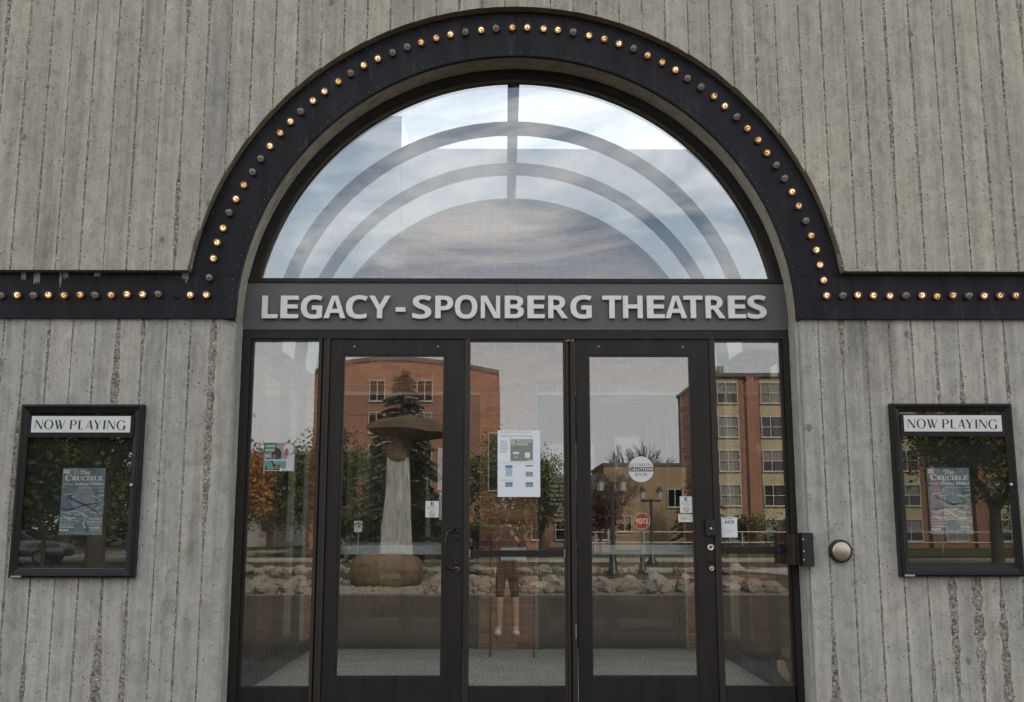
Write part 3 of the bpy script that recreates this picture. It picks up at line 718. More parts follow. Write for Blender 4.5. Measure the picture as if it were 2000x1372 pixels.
# E stickers
def e_sticker(label, px0, py0, px1, py1):
    b = BX(px0, py0, px1, py1, YS); s = sheet('no_smoking_sticker', label, 'sticker', b, YS, M['cardwhite'])
    mb = MB(); put_text(mb, ser('E'), sub(b, .36, .64, .06, .27), YS - .0008, MATHF, .01); mb.build('lettering', M['ink'], s)
    mb = MB(); textlines(mb, sub(b, .12, .88, .32, .56), 4, YS - .0008, 3, .45); mb.build('small_print', colm('grey_print2', (.45, .42, .42)), s)
    mb = MB(); c = ((b[0]+b[1])/2, b[2] + (b[3]-b[2]) * .21); R = (b[1]-b[0]) * .21
    for i in range(24):
        a, a_ = math.pi*2*i/24, math.pi*2*(i+1)/24
        mb.flat([(c[0]+R*math.cos(a), c[1]+R*math.sin(a)), (c[0]+R*math.cos(a_), c[1]+R*math.sin(a_)), (c[0]+R*.8*math.cos(a_), c[1]+R*.8*math.sin(a_)), (c[0]+R*.8*math.cos(a), c[1]+R*.8*math.sin(a))], YS - .0008)
    k = R * .6; mb.flat([(c[0]-k, c[1]+k*.8), (c[0]-k*.8, c[1]+k), (c[0]+k, c[1]-k*.8), (c[0]+k*.8, c[1]-k)], YS - .0008)
    mb.flat([(c[0]-k*.8, c[1]-k*.1), (c[0]-k*.8, c[1]-k*.35), (c[0]+k*.8, c[1]-k*.35), (c[0]+k*.8, c[1]-k*.1)][::-1], YS - .0006)
    mb.build('no_smoking_sign', colm('red_print', (.45, .05, .05)), s)
e_sticker('white no smoking sticker marked E on the left door glass', 831, 979, 857, 1011)
e_sticker('white no smoking sticker marked E on the right door glass', 1328, 970, 1352, 1002)
b = BX(1325, 1004, 1357, 1020, YS)
s = sheet('info_sticker', 'small wide white sticker with green stripe under the right no smoking sticker', 'sticker', b, YS, M['cardwhite'])
mb = MB(); mb.rect(sub(b, .02, .98, .06, .16), YS - .0008); mb.build('green_stripe', colm('green_print', (.25, .45, .2)), s)
mb = MB(); textlines(mb, sub(b, .1, .62, .36, .85), 3, YS - .0008, 5); mb.build('small_print', colm('pink_print', (.55, .25, .25)), s)
mb = MB(); c = (b[0] + (b[1]-b[0])*.8, (b[2]+b[3])/2)
for i in range(16):
    a, a_ = math.pi*2*i/16, math.pi*2*(i+1)/16; R = .016
    mb.flat([(c[0]+R*math.cos(a), c[1]+R*math.sin(a)), (c[0]+R*math.cos(a_), c[1]+R*math.sin(a_)), (c[0]+R*.75*math.cos(a_), c[1]+R*.75*math.sin(a_)), (c[0]+R*.75*math.cos(a), c[1]+R*.75*math.sin(a))], YS - .0008)
mb.build('ring_mark', colm('grey_print2', (.45, .42, .42)), s)
# AED notice
YN = YG - .0012
b = BX(1409, 1011, 1440, 1050, YN); s = sheet('aed_notice', 'white paper notice reading AED at the foot of the right sidelight', 'notice', b, YN, M['paper'])
mb = MB(); put_text(mb, 'AED', sub(b, .2, .82, .15, .31), YN - .0008, SANS, .02); textlines(mb, sub(b, .15, .9, .05, .11), 1, YN - .0008, 8); mb.build('lettering', colm('dark_print', (.05, .055, .06)), s)
mb = MB(); textlines(mb, sub(b, .1, .9, .62, .8), 3, YN - .0008, 9, .3); mb.build('faint_print', colm('faint_print', (.55, .57, .62)), s)
# touchless parking notice (behind the glass)
YB = YG - .0015
def parking_notice(label, b, Y, name='parking_notice'):
    s = sheet(name, label, 'notice', b, Y, M['paper'])
    y = Y - .0008
    mb = MB(); mb.rect(sub(b, .30, .83, .135, .465), y); mb.build('grey_panel', colm('sage_print', (.24, .27, .23)), s)
    mb = MB(); put_text(mb, 'TOUCHLESS', sub(b, .44, .80, .15, .185), y - .0006, SANS, .03); put_text(mb, 'PARKING', sub(b, .44, .71, .195, .23), y - .0006, SANS, .03)
    mb.rect(sub(b, .36, .50, .325, .36), y - .0006); mb.rect(sub(b, .64, .76, .335, .415), y - .0006); mb.rect(sub(b, .39, .47, .40, .41), y - .0006); mb.rect(sub(b, .70, .81, .445, .458), y - .0006)
    bb = sub(b, .325, .40, .145, .23); w = (bb[1]-bb[0])*.16
    mb.rect((bb[0], bb[1], bb[3]-w, bb[3]), y-.0006); mb.rect((bb[0], bb[1], bb[2], bb[2]+w), y-.0006); mb.rect((bb[0]+w, bb[1]-w, (bb[2]+bb[3])/2-w, (bb[2]+bb[3])/2+w), y-.0006); mb.rect((bb[0], bb[0]+w, bb[2]+w, bb[3]-w), y-.0006); mb.rect((bb[1]-w, bb[1], bb[2]+w, bb[3]-w), y-.0006)
    mb.build('lettering', M['wvinyl'], s)
    mb = MB(); textlines(mb, sub(b, .06, .95, .02, .04), 1, y, 11); textlines(mb, sub(b, .06, .92, .07, .12), 2, y, 12, .35); textlines(mb, sub(b, .06, .27, .16, .35), 7, y, 13, .4); textlines(mb, sub(b, .06, .45, .745, .76), 1, y, 14); textlines(mb, sub(b, .06, .9, .49, .50), 1, y, 15, .5)
    mb.build('small_print', colm('mauve_print', (.38, .38, .46)), s)
    mb = MB(); mb.rect(sub(b, .18, .35, .525, .57), y); mb.rect(sub(b, .66, .83, .525, .545), y); mb.rect(sub(b, .18, .35, .78, .85), y); mb.rect(sub(b, .66, .83, .78, .85), y); mb.build('blue_print', colm('blue_print', (.13, .27, .46)), s)
    mb = MB(); mb.rect(sub(b, .19, .34, .575, .69), y); mb.build('screen_print', colm('paleblue_print', (.42, .55, .68)), s)
    mb = MB(); mb.rect(sub(b, .66, .83, .625, .695), y); mb.rect(sub(b, .20, .33, .815, .845), y - .0006); mb.rect(sub(b, .68, .81, .815, .845), y - .0006); mb.build('picture_print', colm('green_grey_print', (.30, .36, .33)), s)
    return s
parking_notice('white touchless parking notice taped inside the centre pane', BX(972, 841, 1055, 971, YB), YB)
# square sticker with photo print, on the left sidelight
b = BX(515, 865, 575, 921, YN); s = sheet('donor_sticker', 'square green and photo print sticker reading GIVE RISE TO INSPIRATION on left sidelight', 'sticker', b, YN, colm('mauve_ground', (.30, .27, .26)))
y = YN - .0008
mb = MB(); mb.rect(sub(b, 0, .40, 0, .36), y); mb.build('green_block', colm('emerald_print', (.05, .19, .11)), s)
def ell(mb, b, u, v, ru, rv, Y, n=18, a0=0, a1=2 * math.pi):
    w, h = b[1]-b[0], b[3]-b[2]; mb.flat([(b[0]+w*(u+ru*math.cos(a0+(a1-a0)*i/n)), b[3]-h*(v-rv*math.sin(a0+(a1-a0)*i/n))) for i in range(n)], Y)
mb = MB(); ell(mb, b, .42, .42, .16, .24, y - .0003); mb.flat([(q_[0], q_[1]) for q_ in [(sub(b,.05,0,0,1)[0], b[2]), (sub(b,.5,0,0,1)[0], b[2]), (sub(b,.62,0,0,1)[0], b[3]-(b[3]-b[2])*.6), (sub(b,.1,0,0,1)[0], b[3]-(b[3]-b[2])*.52)]], y - .0002); mb.build('dark_figure_print', colm('dark_print3', (.035, .03, .035)), s)
mb = MB(); ell(mb, b, .80, .22, .17, .19, y - .0006); mb.flat([(sub(b,.72,0,0,1)[0], b[2]+.01), (b[1], b[2]), (b[1], b[3]-(b[3]-b[2])*.4), (sub(b,.78,0,0,1)[0], b[3]-(b[3]-b[2])*.45)], y - .0004); mb.build('pale_figure_print', colm('pale_print3', (.55, .55, .58)), s)
mb = MB(); ell(mb, b, .74, .33, .07, .13, y - .0009); ell(mb, b, .44, .86, .09, .07, y - .0009); ell(mb, b, .35, .48, .06, .07, y - .0009); mb.build('skin_print', colm('skin_print3', (.28, .13, .10)), s)
mb = MB(); mb.flat([(b[0]+.006, b[3]-.125), (b[0]+.05, b[3]-.125), (b[0]+.075, b[2]+.012), (b[0]+.03, b[2]+.012)][::-1], y - .0008); mb.flat([(sub(b,.32,0,0,1)[0], b[2]+.05), (sub(b,.72,0,0,1)[0], b[2]+.03), (sub(b,.72,0,0,1)[0], b[2]+.075), (sub(b,.3,0,0,1)[0], b[2]+.08)], y-.0007); mb.build('teal_print', colm('teal_print3', (.12, .30, .27)), s)
mb = MB(); put_text(mb, 'GIVE', sub(b, .06, .35, .08, .16), y - .0012, SANS, .05); put_text(mb, 'RISE', sub(b, .06, .35, .22, .30), y - .0012, SANS, .05); put_text(mb, 'TO', sub(b, .05, .19, .44, .51), y - .0012, SANS, .05); put_text(mb, 'INSPIRATION', sub(b, .05, .77, .57, .645), y - .0012, SANS, .05)
mb.rect(sub(b, .54, .62, .90, .99), y - .0012); mb.rect(sub(b, .65, .88, .925, .955), y - .0012); mb.rect(sub(b, .04, .48, .965, .98), y - .0012); mb.build('lettering', M['wvinyl'], s)

# ---- poster cases
NP = []                                                  # NOW PLAYING strokes (deco letters), in units of the card
def stroke(a, b, w0):
    (x0, z0), (x1, z1) = a, b; dx, dz = x1 - x0, z1 - z0; l = math.hypot(dx, dz)
    if abs(dz) > abs(dx) * .35: return [(x0 - w0/2, z0), (x0 + w0/2, z0), (x1 + w0/2, z1), (x1 - w0/2, z1)]
    return [(x0, z0 - w0/2), (x1, z1 - w0/2), (x1, z1 + w0/2), (x0, z0 + w0/2)]
TK, TN = 27, 8
for a, b, w in (((297,305),(300,160),TN),((308,162),(398,303),TK),((407,155),(402,303),TN),((618,160),(655,303),TK),((655,303),(688,215),TN),((676,160),(713,303),TK),((713,303),(765,158),TN),
    ((862,160),(858,307),TK),((995,162),(990,307),TK),((985,303),(1055,305),9),((1092,307),(1157,168),TN),((1160,166),(1192,308),TK),((1112,264),(1182,264),TN),((1235,163),(1278,240),TK),((1332,163),(1284,240),TN),
    ((1279,238),(1275,310),TK),((1390,163),(1383,309),TK),((1436,310),(1441,166),TN),((1450,165),(1538,308),TK),((1549,165),(1542,308),TN),((1703,248),(1700,312),TK)): NP.append(stroke(a, b, w))
def deco_ring(cx, cz, rx, rz, a0, a1, n=26):
    for i in range(n):
        t0, t1 = (math.radians(a0 + (a1 - a0) * k / n) for k in (i, i + 1))
        def pt(t, inner):
            k = 1 if not inner else 0
            wx, wz = 26, 7
            return (cx + (rx - (wx if inner else 0)) * math.cos(t), cz - (rz - (wz if inner else 0)) * math.sin(t))
        NP.append([pt(t0, 0), pt(t1, 0), pt(t1, 1), pt(t0, 1)])
deco_ring(508, 231, 73, 78, 0, 360); deco_ring(880, 201, 74, 42, -88, 88, 14); deco_ring(1655, 241, 76, 80, 35, 325)
def poster_case(label, cx, z0, z1, plabel, pcx):
    w = .79; x0, x1 = cx - w/2, cx + w/2
    c = thing('poster_case', label, 'display case', (cx, 0, z0))
    def ring(name, a, b, y0, y1, mat, bev=0):            # mitred ring: a outer inset, b inner inset
        mb = MB()
        o = [(x0+a, z0+a), (x1-a, z0+a), (x1-a, z1-a), (x0+a, z1-a)]; i_ = [(x0+b, z0+b), (x1-b, z0+b), (x1-b, z1-b), (x0+b, z1-b)]
        for k in range(4):
            A, B, C_, D = o[k], o[(k+1) % 4], i_[(k+1) % 4], i_[k]
            g = .0008
            mb.face([(A[0], y0, A[1]), (B[0], y0, B[1]), (C_[0], y0 + bev, C_[1]), (D[0], y0 + bev, D[1])])
            mb.face([(A[0], y1, A[1]), (B[0], y1, B[1]), (B[0], y0, B[1]), (A[0], y0, A[1])])
            mb.face([(D[0], y0 + bev, D[1]), (C_[0], y0 + bev, C_[1]), (C_[0], y1, C_[1]), (D[0], y1, D[1])])
        return mb.build(name, M[mat], c)
    ring('case_body', 0, .015, -.050, .012, 'case', -.004)
    ring('case_rim', .014, .024, -.062, .0, 'case', .004)
    ring('door_frame', .026, .056, -.060, -.02, 'case', .010)
    MB().box(x0 + .02, x1 - .02, -.012, .006, z0 + .02, z1 - .02).build('back_panel', plain('dark_back_board', (.016, .018, .014), .9, 0, .25, 3), c)
    # white strip of worn paint along the lower edge
    mb = MB().box(x0 + .02, x0 + .085, -.0601, -.055, z0 + .003, z0 + .018); mb.build('maker_plate', M['steel'], c)
    gb = (x0 + .053, x1 - .053, z0 + .053, z1 - .053)
    MB().box(gb[0], gb[1], -.048, -.044, gb[2], gb[3]).build('glass_pane', M['glass_case'], c)
    hb = (x0 + .072, x1 - .072, z1 - .19, z1 - .072)
    hd = MB().box(gb[0] + .002, gb[1] - .002, -.056, -.0485, z1 - .215, z1 - .07).build('header', M['case'], c)
    card = (x0 + .077, x1 - .077, z1 - .183, z1 - .078)
    cd_ = MB().box(card[0], card[1], -.0585, -.056, card[2], card[3]).build('header_card', M['cardwhite'], c)
    mb = MB()
    for pl in NP: mb.flat([(card[0] + (x - 235) / (1795 - 235) * (card[1] - card[0]), card[3] - (z - 97) / (357 - 97) * (card[3] - card[2])) for x, z in pl][::-1], -.0592)
    mb.build('lettering', M['ink'], cd_)
    MB().lathe([(.010, 0), (.010, .005), (.006, .007), (0, .006)], (x1 - .047, -.058, z0 + .58), (0, -1, 0), 14).build('lock', M['steel'], c, True)
    # the poster inside
    Y = -.016; pw, ph = .275, .425
    b = (pcx - pw/2, pcx + pw/2, z0 + .265, z0 + .265 + ph)
    s = sheet('play_poster', plabel, 'poster', b, Y, M['poster'])
    y = Y - .0008
    mb = MB(); ell(mb, b, .52, .46, .26, .21, y); mb.build('pale_oval_print', colm('pale_oval', (.25, .29, .345)), s)
    mb = MB(); ell(mb, b, .41, .41, .085, .03, y - .0005); mb.flat([(b[0]+pw*u, b[3]-ph*v) for u, v in ((.48,.40),(.44,.52),(.50,.52))], y - .0005); mb.build('shadow_print', colm('dim_print', (.215, .245, .29)), s)
    rg = random.Random(4); mb = MB()
    for k in range(16):
        u = rg.choice((rg.uniform(.0, .28), rg.uniform(.68, .95))) if k < 11 else rg.uniform(.2, .7); v = rg.uniform(.3, .72) if k < 11 else rg.uniform(.62, .72); l = rg.uniform(.12, .3); a = rg.uniform(-.5, .5) * (1 if u < .5 else -1)
        q_ = [(u, v), (u + l * math.cos(a), v + l * .5 * math.sin(a)), (u + l * .9 * math.cos(a) , v + l*.5*math.sin(a) + rg.uniform(.01, .045)), (u + .02, v + .02)]
        mb.flat([(min(b[1]-.002, b[0]+pw*x), b[3]-ph*z) for x, z in q_], y - .0008 - k * .00004)
    mb.build('shard_print', colm('shard_print', (.45, .52, .54)), s)
    mb = MB()
    def twig(p, q__, w):
        n = 9
        for k in range(n):
            t0, t1 = k / n, (k + 1) / n
            za, zb_ = (.012 * math.sin(7 * t0), .012 * math.sin(7 * t1))
            pa = (p[0]+(q__[0]-p[0])*t0, p[1]+(q__[1]-p[1])*t0+za); pb_ = (p[0]+(q__[0]-p[0])*t1, p[1]+(q__[1]-p[1])*t1+zb_)
            mb.flat([(b[0]+pw*pa[0], b[3]-ph*(pa[1]+w)), (b[0]+pw*pb_[0], b[3]-ph*(pb_[1]+w)), (b[0]+pw*pb_[0], b[3]-ph*(pb_[1]-w*.6)), (b[0]+pw*pa[0], b[3]-ph*(pa[1]-w*.6))], y - .0018)
    twig((.13, .40), (.92, .68), .012); twig((.07, .62), (.9, .52), .010); twig((.0, .24), (.22, .29), .008); twig((.75, .44), (1, .47), .007); twig((.8, .38), (1, .31), .006)
    mb.build('branch_print', colm('branch_print', (.03, .028, .03)), s)
    mb = MB(); T = y - .0024
    put_text(mb, ser('The'), sub(b, .41, .64, .03, .095), T, MATHF, .004); put_text(mb, ser('C'), sub(b, .07, .215, .095, .19), T, MATHF, .006); put_text(mb, ser('RUCIBLE'), sub(b, .225, .95, .12, .187), T, MATHF, .006)
    put_text(mb, ser('Arthur Miller'), sub(b, .29, .985, .215, .258), T, MATHF, .004); put_text(mb, ser('Written by'), sub(b, .03, .265, .235, .258), T, MATHF, 0); put_text(mb, ser('Directed by Lee Stille'), sub(b, .41, .985, .287, .31), T, MATHF, 0)
    mb.rect(sub(b, .02, .165, .025, .048), T); mb.rect(sub(b, .02, .165, .055, .08), T)
    for sx_, u0, u1, v0, v1 in (('OCTOBER 2023', .02, .39, .735, .765), ('14, 19*, 21, 22 AT 7PM', .02, .43, .782, .806), ('15 & 22** AT 2PM', .02, .35, .820, .843), ('FOR TICKETS', .68, .99, .745, .775), ('734.487.2282', .64, .99, .788, .818)): put_text(mb, sx_, sub(b, u0, u1, v0, v1), T, SANS, .05)
    for u0, u1, v0, v1 in ((.02, .34, .857, .865), (.02, .42, .878, .892), (.02, .29, .912, .942), (.64, .99, .835, .843), (.70, .99, .865, .872), (.70, .98, .885, .902), (.72, .98, .922, .93), (.1, .8, .962, .967)): textlines(mb, sub(b, u0, u1, v0, v1), 1, T, int(u1 * 100 + v1 * 1000), 1)
    mb.build('lettering', M['wvinyl'], s)
    return c
def poster_mat():
    m, t, b = new_mat('teal_poster_print')
    n = noise_n(t, (1, 1, 1), 11, 4, .5, 1.5)
    c = ramp(t, n, [(.3, (.07, .12, .17)), (.5, (.17, .22, .29)), (.62, (.18, .26, .24)), (.75, (.36, .42, .50))])
    t.links.new(c, b.inputs['Base Color']); b.inputs['Roughness'].default_value = .5; return m
M['poster'] = poster_mat()
poster_case('black framed glazed poster case headed NOW PLAYING left of the entrance', -2.80, .885, 1.985, 'blue-grey play poster in the left poster case', P(160, 990, -.016)[0])
poster_case('black framed glazed poster case headed NOW PLAYING right of the entrance', 2.845, .89, 1.995, 'blue-grey play poster in the right poster case', P(1856, 990, -.016)[0])

# ==================================================================  VESTIBULE
YE, VX, VR, VZ = 3.92, 2.0, 2.0, 2.6
def carpet_mat():
    m, t, b = new_mat('grey_carpet')
    n = noise_n(t, (1, .5, 1), 48, 4, .75); n2_ = noise_n(t, (1, 1, 1), 2.2, 6, .65)
    c = ramp(t, n, [(.32, (.13, .12, .105)), (.5, (.40, .375, .335)), (.68, (.72, .69, .63))])
    c = mix(t, .6, c, ramp(t, n2_, [(.35, .68), (.6, 1.08)]), 'MULTIPLY')
    t.links.new(c, b.inputs['Base Color']); b.inputs['Roughness'].default_value = 1; bump(t, b, n, .008); return m
vf = MB().box(-2.15, 2.15, .30, YE + .25, -.12, 0.0).build('vestibule_floor', carpet_mat()); struct(vf)
MB().box(XC - 1.86, XC + 1.86, .19, .2995, -.12, -.021).build('threshold', M['steel_dull'], store)
# brick end wall
def brick_mat():
    m, t, b = new_mat('red_brown_brick')
    geo = t.nodes.new('ShaderNodeNewGeometry'); oi = t.nodes.new('ShaderNodeObjectInfo')
    r = mth(t, 'FRACT', mth(t, 'ADD', geo.outputs['Random Per Island'], oi.outputs['Random']))
    c = ramp(t, r, [(0, (.22, .075, .045)), (.3, (.35, .125, .062)), (.55, (.43, .18, .09)), (.75, (.31, .15, .09)), (.9, (.21, .13, .09)), (1, (.39, .135, .075))])
    c = mix(t, .5, c, ramp(t, noise_n(t, (1, 1, 1), 40, 5, .7), [(.3, .6), (.7, 1.35)]), 'MULTIPLY')
    t.links.new(c, b.inputs['Base Color']); b.inputs['Roughness'].default_value = .9; bump(t, b, noise_n(t, (1, 1, 1), 90, 4), .003); return m
M['brick'] = brick_mat()
M['mortar'] = plain('pale_mortar', (.47, .435, .365), .95, 0, .12, 20, .002, 80)
ew = thing('vestibule_end_wall', 'red brick wall with two dark door openings at the back of the glass vestibule', 'wall', (0, YE, 0))
XO = [(P(650, 1000, YE)[0], P(937, 1000, YE)[0]), (P(1050, 1000, YE)[0], P(1335, 1000, YE)[0])]; ZO = P(1000, 772, YE)[1]
def in_open(xa, xb, z): return z < ZO and any(xa > a - .001 and xb < b + .001 for a, b in XO)
mb = MB()
for xa, xb, za, zb_ in ((-2.1, XO[0][0], 0, ZO), (XO[0][1], XO[1][0], 0, ZO), (XO[1][1], 2.1, 0, ZO)): mb.box(xa, xb, YE + .006, YE + .2, za, zb_)
mb.prism([(-2.1, ZO), (2.1, ZO)] + [(2.03 * math.cos(math.pi * i / 48), VZ + .03 + 2.03 * math.sin(math.pi * i / 48)) for i in range(49)], YE + .006, YE + .2)
mb.build('mortar_bed', M['mortar'], ew)
CH, BL = .0718, .215
spots = []
nr = int(4.75 / CH)
for k in range(nr):
    z = k * CH + .005
    lim = 2.1 if z < VZ else math.sqrt(max(0, (VR + .012) ** 2 - (z + CH * .5 - VZ - .02) ** 2))
    segs = [(-lim, lim)] if z + .03 > ZO else [(-2.1, XO[0][0]), (XO[0][1], XO[1][0]), (XO[1][1], 2.1)]
    for a, b in segs:
        x = -2.1 - (BL / 2 if k % 2 else 0)
        while x < b:
            x0, x1 = max(x, a), min(x + BL, b)
            if x1 - x0 > .03: spots.append((x0 + .005, x1 - .005, z))
            x += BL
cx0 = 0.0
spots.sort(key=lambda s_: (abs((s_[0] + s_[1]) / 2 - cx0) > .66, abs((s_[0] + s_[1]) / 2 - .0)))
full = MB().box(-.5, .5, 0, .09, 0, CH - .011).mesh('brick', M['brick'])
rest = MB()
for i, (x0, x1, z) in enumerate(spots):
    dy = random.uniform(-.003, .002)
    if i < 296:
        o = bpy.data.objects.new('brick', full); COL.objects.link(o); o.parent = ew; o.matrix_parent_inverse = world_inv(ew)
        o.location = ((x0 + x1) / 2, YE + dy, z); o.scale = (x1 - x0, 1, 1)
    else: rest.box(x0, x1, YE + dy, YE + .08, z, z + CH - .011)
stuff(rest.build('bricks', M['brick'], ew))
# inner doors in both openings (glazed pairs)
M['alum_dark'] = bronze_mat('inner_door_frame', (.022, .024, .028), .4)
def inner_pair(label, x0, x1):
    d = thing('inner_door_pair', label, 'door', ((x0 + x1) / 2, YE, 0))
    y0, y1 = YE + .05, YE + .12
    for a, b, za, zb_ in ((x0 + .001, x0 + .06, 0, ZO - .001), (x1 - .06, x1 - .001, 0, ZO - .001), (x0 + .061, x1 - .061, ZO - .10, ZO - .001)): MB().box(a, b, y0 - .02, y1, za, zb_).build('frame', M['alum_dark'], d)
    xm = (x0 + x1) / 2
    for a, b in ((x0 + .064, xm - .002), (xm + .002, x1 - .064)):
        lf = MB().box(a, a + .055, y0, y1 - .02, .01, ZO - .104).box(b - .055, b, y0, y1 - .02, .01, ZO - .104).box(a + .055, b - .055, y0, y1 - .02, .01, .20).box(a + .055, b - .055, y0, y1 - .02, ZO - .2, ZO - .104).build('door_leaf', M['alum_dark'], d)
        MB().box(a + .05, b - .05, y0 + .02, y0 + .026, .19, ZO - .19).build('glass_pane', M['glass_in'], lf)
        MB().box(a + .06, b - .06, y0 - .05, y0 - .02, 1.0, 1.05).build('push_bar', M['steel_dull'], lf)
    return d
inner_pair('dark framed glass inner doors left of the brick pier', *XO[0])
inner_pair('dark framed glass inner doors right of the brick pier', *XO[1])
YI = YE + .068
parking_notice('white parking notice on the inner left door glass', BX(855, 875, 906, 958, YI), YI)
b = BX(858, 962, 900, 1015, YI); s = sheet('door_notice', 'small white notice below the parking notice on the inner left door', 'notice', b, YI, M['paper'])
mb = MB(); mb.rect(sub(b, .1, .9, .05, .3), YI - .0008); mb.build('picture_print', colm('green_grey_print', (.30, .36, .33)), s)
# poem in white vinyl on the inner right door
poem = thing('vinyl_poem', 'white vinyl poem lines on the inner right door glass', 'lettering', (P(1085, 1012, YI)[0], YI, P(1085, 1012, YI)[1]))
rows = [('Turning and turning in the', 941), ('Things fall apart', 950), ('Mere anarchy is', 959), ('The blood-dimmed', 967.5), ('The ceremony of', 976), ('The best lack all', 984), ('Are full of', 991.5), ('Surely some', 999), ('Surely the Se', 1006.5), ('From "The Sec', 1017)]
for tx, py in rows:
    w = len(tx) * 3.4; b = BX(1126 - w, py - 3.2, 1126, py + 3.2, YI)
    mb = MB(); put_text(mb, ser(tx), b, YI, MATHF, .0); mb.build('text_line', M['wvinyl'], poem)
# side walls of the vestibule: brick piers between dark framed panes
for sx, lab in ((-1, 'left'), (1, 'right')):
    w = thing('vestibule_side_wall', 'dark framed windows between brick ends along the %s side of the vestibule' % lab, 'wall', (sx * VX, 2.4, 0))
    mb = MB(); br = MB(); xf = sx * VX
    for y0, y1 in ((.31, .56), (3.6, YE - .001)):
        mb.box(xf + sx * .006, xf + sx * .22, y0, y1, 0, VZ)
        for k in range(int(VZ / CH)):
            yy = y0 - (BL / 2 if k % 2 else 0)
            while yy < y1:
                a, b_ = max(yy, y0) + .005, min(yy + BL, y1) - .005
                if b_ - a > .02: br.box(xf + sx * random.uniform(-.003, .002), xf + sx * .1, a, b_, k * CH + .005, k * CH + CH - .006)
                yy += BL
    mb.build('mortar_bed', M['mortar'], w); stuff(br.build('bricks', M['brick'], w))
    for y0, y1 in ((.56, 1.76), (1.76, 2.79), (2.79, 3.6)):
        mb = MB()
        for a, b_, za, zb_ in ((y0 + .001, y0 + .05, .12, VZ - .001), (y1 - .05, y1 - .001, .12, VZ - .001), (y0 + .05, y1 - .05, .12, .2), (y0 + .05, y1 - .05, VZ - .1, VZ - .001), (y0 + .05, y1 - .05, 1.02, 1.07)): mb.box(xf + sx * .05, xf + sx * .13, a, b_, za, zb_)
        f = mb.build('window_frame', M['alum_dark'], w)
        MB().box(xf + sx * .085, xf + sx * .091, y0 + .04, y1 - .04, .15, VZ - .05).build('glass_pane', M['glass_in'], f)
    MB().box(xf - sx * .012, xf + sx * .2, .312, YE - .002, 0.001, .12).build('baseboard', M['alum_dark'], w)
    MB().box(xf - sx * .03, xf + sx * .22, .31, YE - .001, VZ, VZ + .09).build('vault_gutter', M['alum_dark'], w)
# barrel vault skylight
va = thing('vault_skylight', 'glazed barrel vault with dark metal ribs behind the half-round window', 'skylight', (0, 2.4, VZ))
M['rib'] = bronze_mat('vault_rib_metal', (.026, .031, .040), .45)
def arc_strip(r0, r1, y0, y1, a0, a1, n=40):
    mb = MB(); w = []
    for i in range(n + 1):
        a = a0 + (a1 - a0) * i / n; c, s_ = math.cos(a), math.sin(a)
        for r, y in ((r0, y0), (r1, y0), (r1, y1), (r0, y1)): mb.v.append((r * c, y, VZ + .02 + r * s_))
    for i in range(n):
        for k in range(4):
            a, b_ = i * 4 + k, i * 4 + (k + 1) % 4; mb.f.append((a, b_, b_ + 4, a + 4)); mb.m.append(0)
    return mb
ribs = [.36, 1.76, 2.79, 3.88]
for y in ribs: arc_strip(VR - (.075 if y < 3 else .02), VR + .02, y - .05, y + (.04 if y < 3 else .03), .0, math.pi).build('rib', M['rib'], va)
for a, b_ in zip(ribs[:-1], ribs[1:]):
    for a0, a1 in ((.01, math.pi / 2 - .02), (math.pi / 2 + .02, math.pi - .01)): arc_strip(VR + .022, VR + .028, a - .02 + .022, b_ - .002, a0, a1, 36).build('glass_pane', M['glass_vault'], va)
MB().box(-.045, .045, .30, 3.90, VZ + VR - .03, VZ + VR + .06).build('ridge_bar', M['rib'], va)
# rear block of the theatre, pale panels seen over the vault
rear = plain('pale_metal_cladding', (.80, .84, .88), .55, 0, .06, 1.2)
MB().box(-1.29, 9, 5.0, 12, 2.9, 5.63).build('rear_wall', rear, theatre)
MB().box(-9, -1.293, 4.98, 12, 2.9, 6.03).build('rear_wall', rear, theatre)
for x0, x1 in ((-9, -2.45), (2.45, 9)): MB().box(x0, x1, 4.97, 11.9, -.45, 2.898).build('rear_brick_base', plain('dark_red_brick', (.20, .085, .055), .9, 0, .3, 9, .004, 30), theatre)  # base wall of dark red brick below the pale cladding
# lobby behind the inner doors
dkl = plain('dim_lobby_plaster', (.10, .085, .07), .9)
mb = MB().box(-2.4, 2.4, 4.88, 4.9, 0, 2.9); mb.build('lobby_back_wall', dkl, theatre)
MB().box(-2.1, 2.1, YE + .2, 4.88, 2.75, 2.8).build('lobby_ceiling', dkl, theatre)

# things standing in the vestibule
bb = BX(953, 845, 1010, 960, YE - .03)
nb = thing('notice_board', 'grey framed notice board on the brick pier behind the parking notice', 'notice board', ((bb[0]+bb[1])/2, YE - .02, bb[2]))
MB().box(bb[0] + .012, bb[1] - .012, YE - .02, YE - .006, bb[2] + .012, bb[3] - .012).build('dark_face', plain('dark_board_face', (.02, .025, .022), .15), nb)
mb = MB().box(bb[0], bb[0] + .012, YE - .03, YE - .006, bb[2], bb[3]).box(bb[1] - .012, bb[1], YE - .03, YE - .006, bb[2], bb[3]).box(bb[0] + .012, bb[1] - .012, YE - .03, YE - .006, bb[2], bb[2] + .012).box(bb[0] + .012, bb[1] - .012, YE - .03, YE - .006, bb[3] - .012, bb[3]); mb.build('frame', M['steel'], nb)
YR = 3.45
rk = thing('wire_rack', 'thin black wire literature rack standing before the brick pier', 'rack', (P(1000, 1240, YR)[0], YR, 0))
xa, xb = P(962, 1150, YR)[0], P(1042, 1150, YR)[0]
zt = P(1000, 1070, YR)[1]
mb = MB()
for X in (xa - .02, xb): mb.cyl((X, YR, 0), (X, YR, zt + (.1 if X < xb else 0)), .009 if X < xb else .006, None, 8)
mb.build('post', M['black'], rk)
mb = MB()
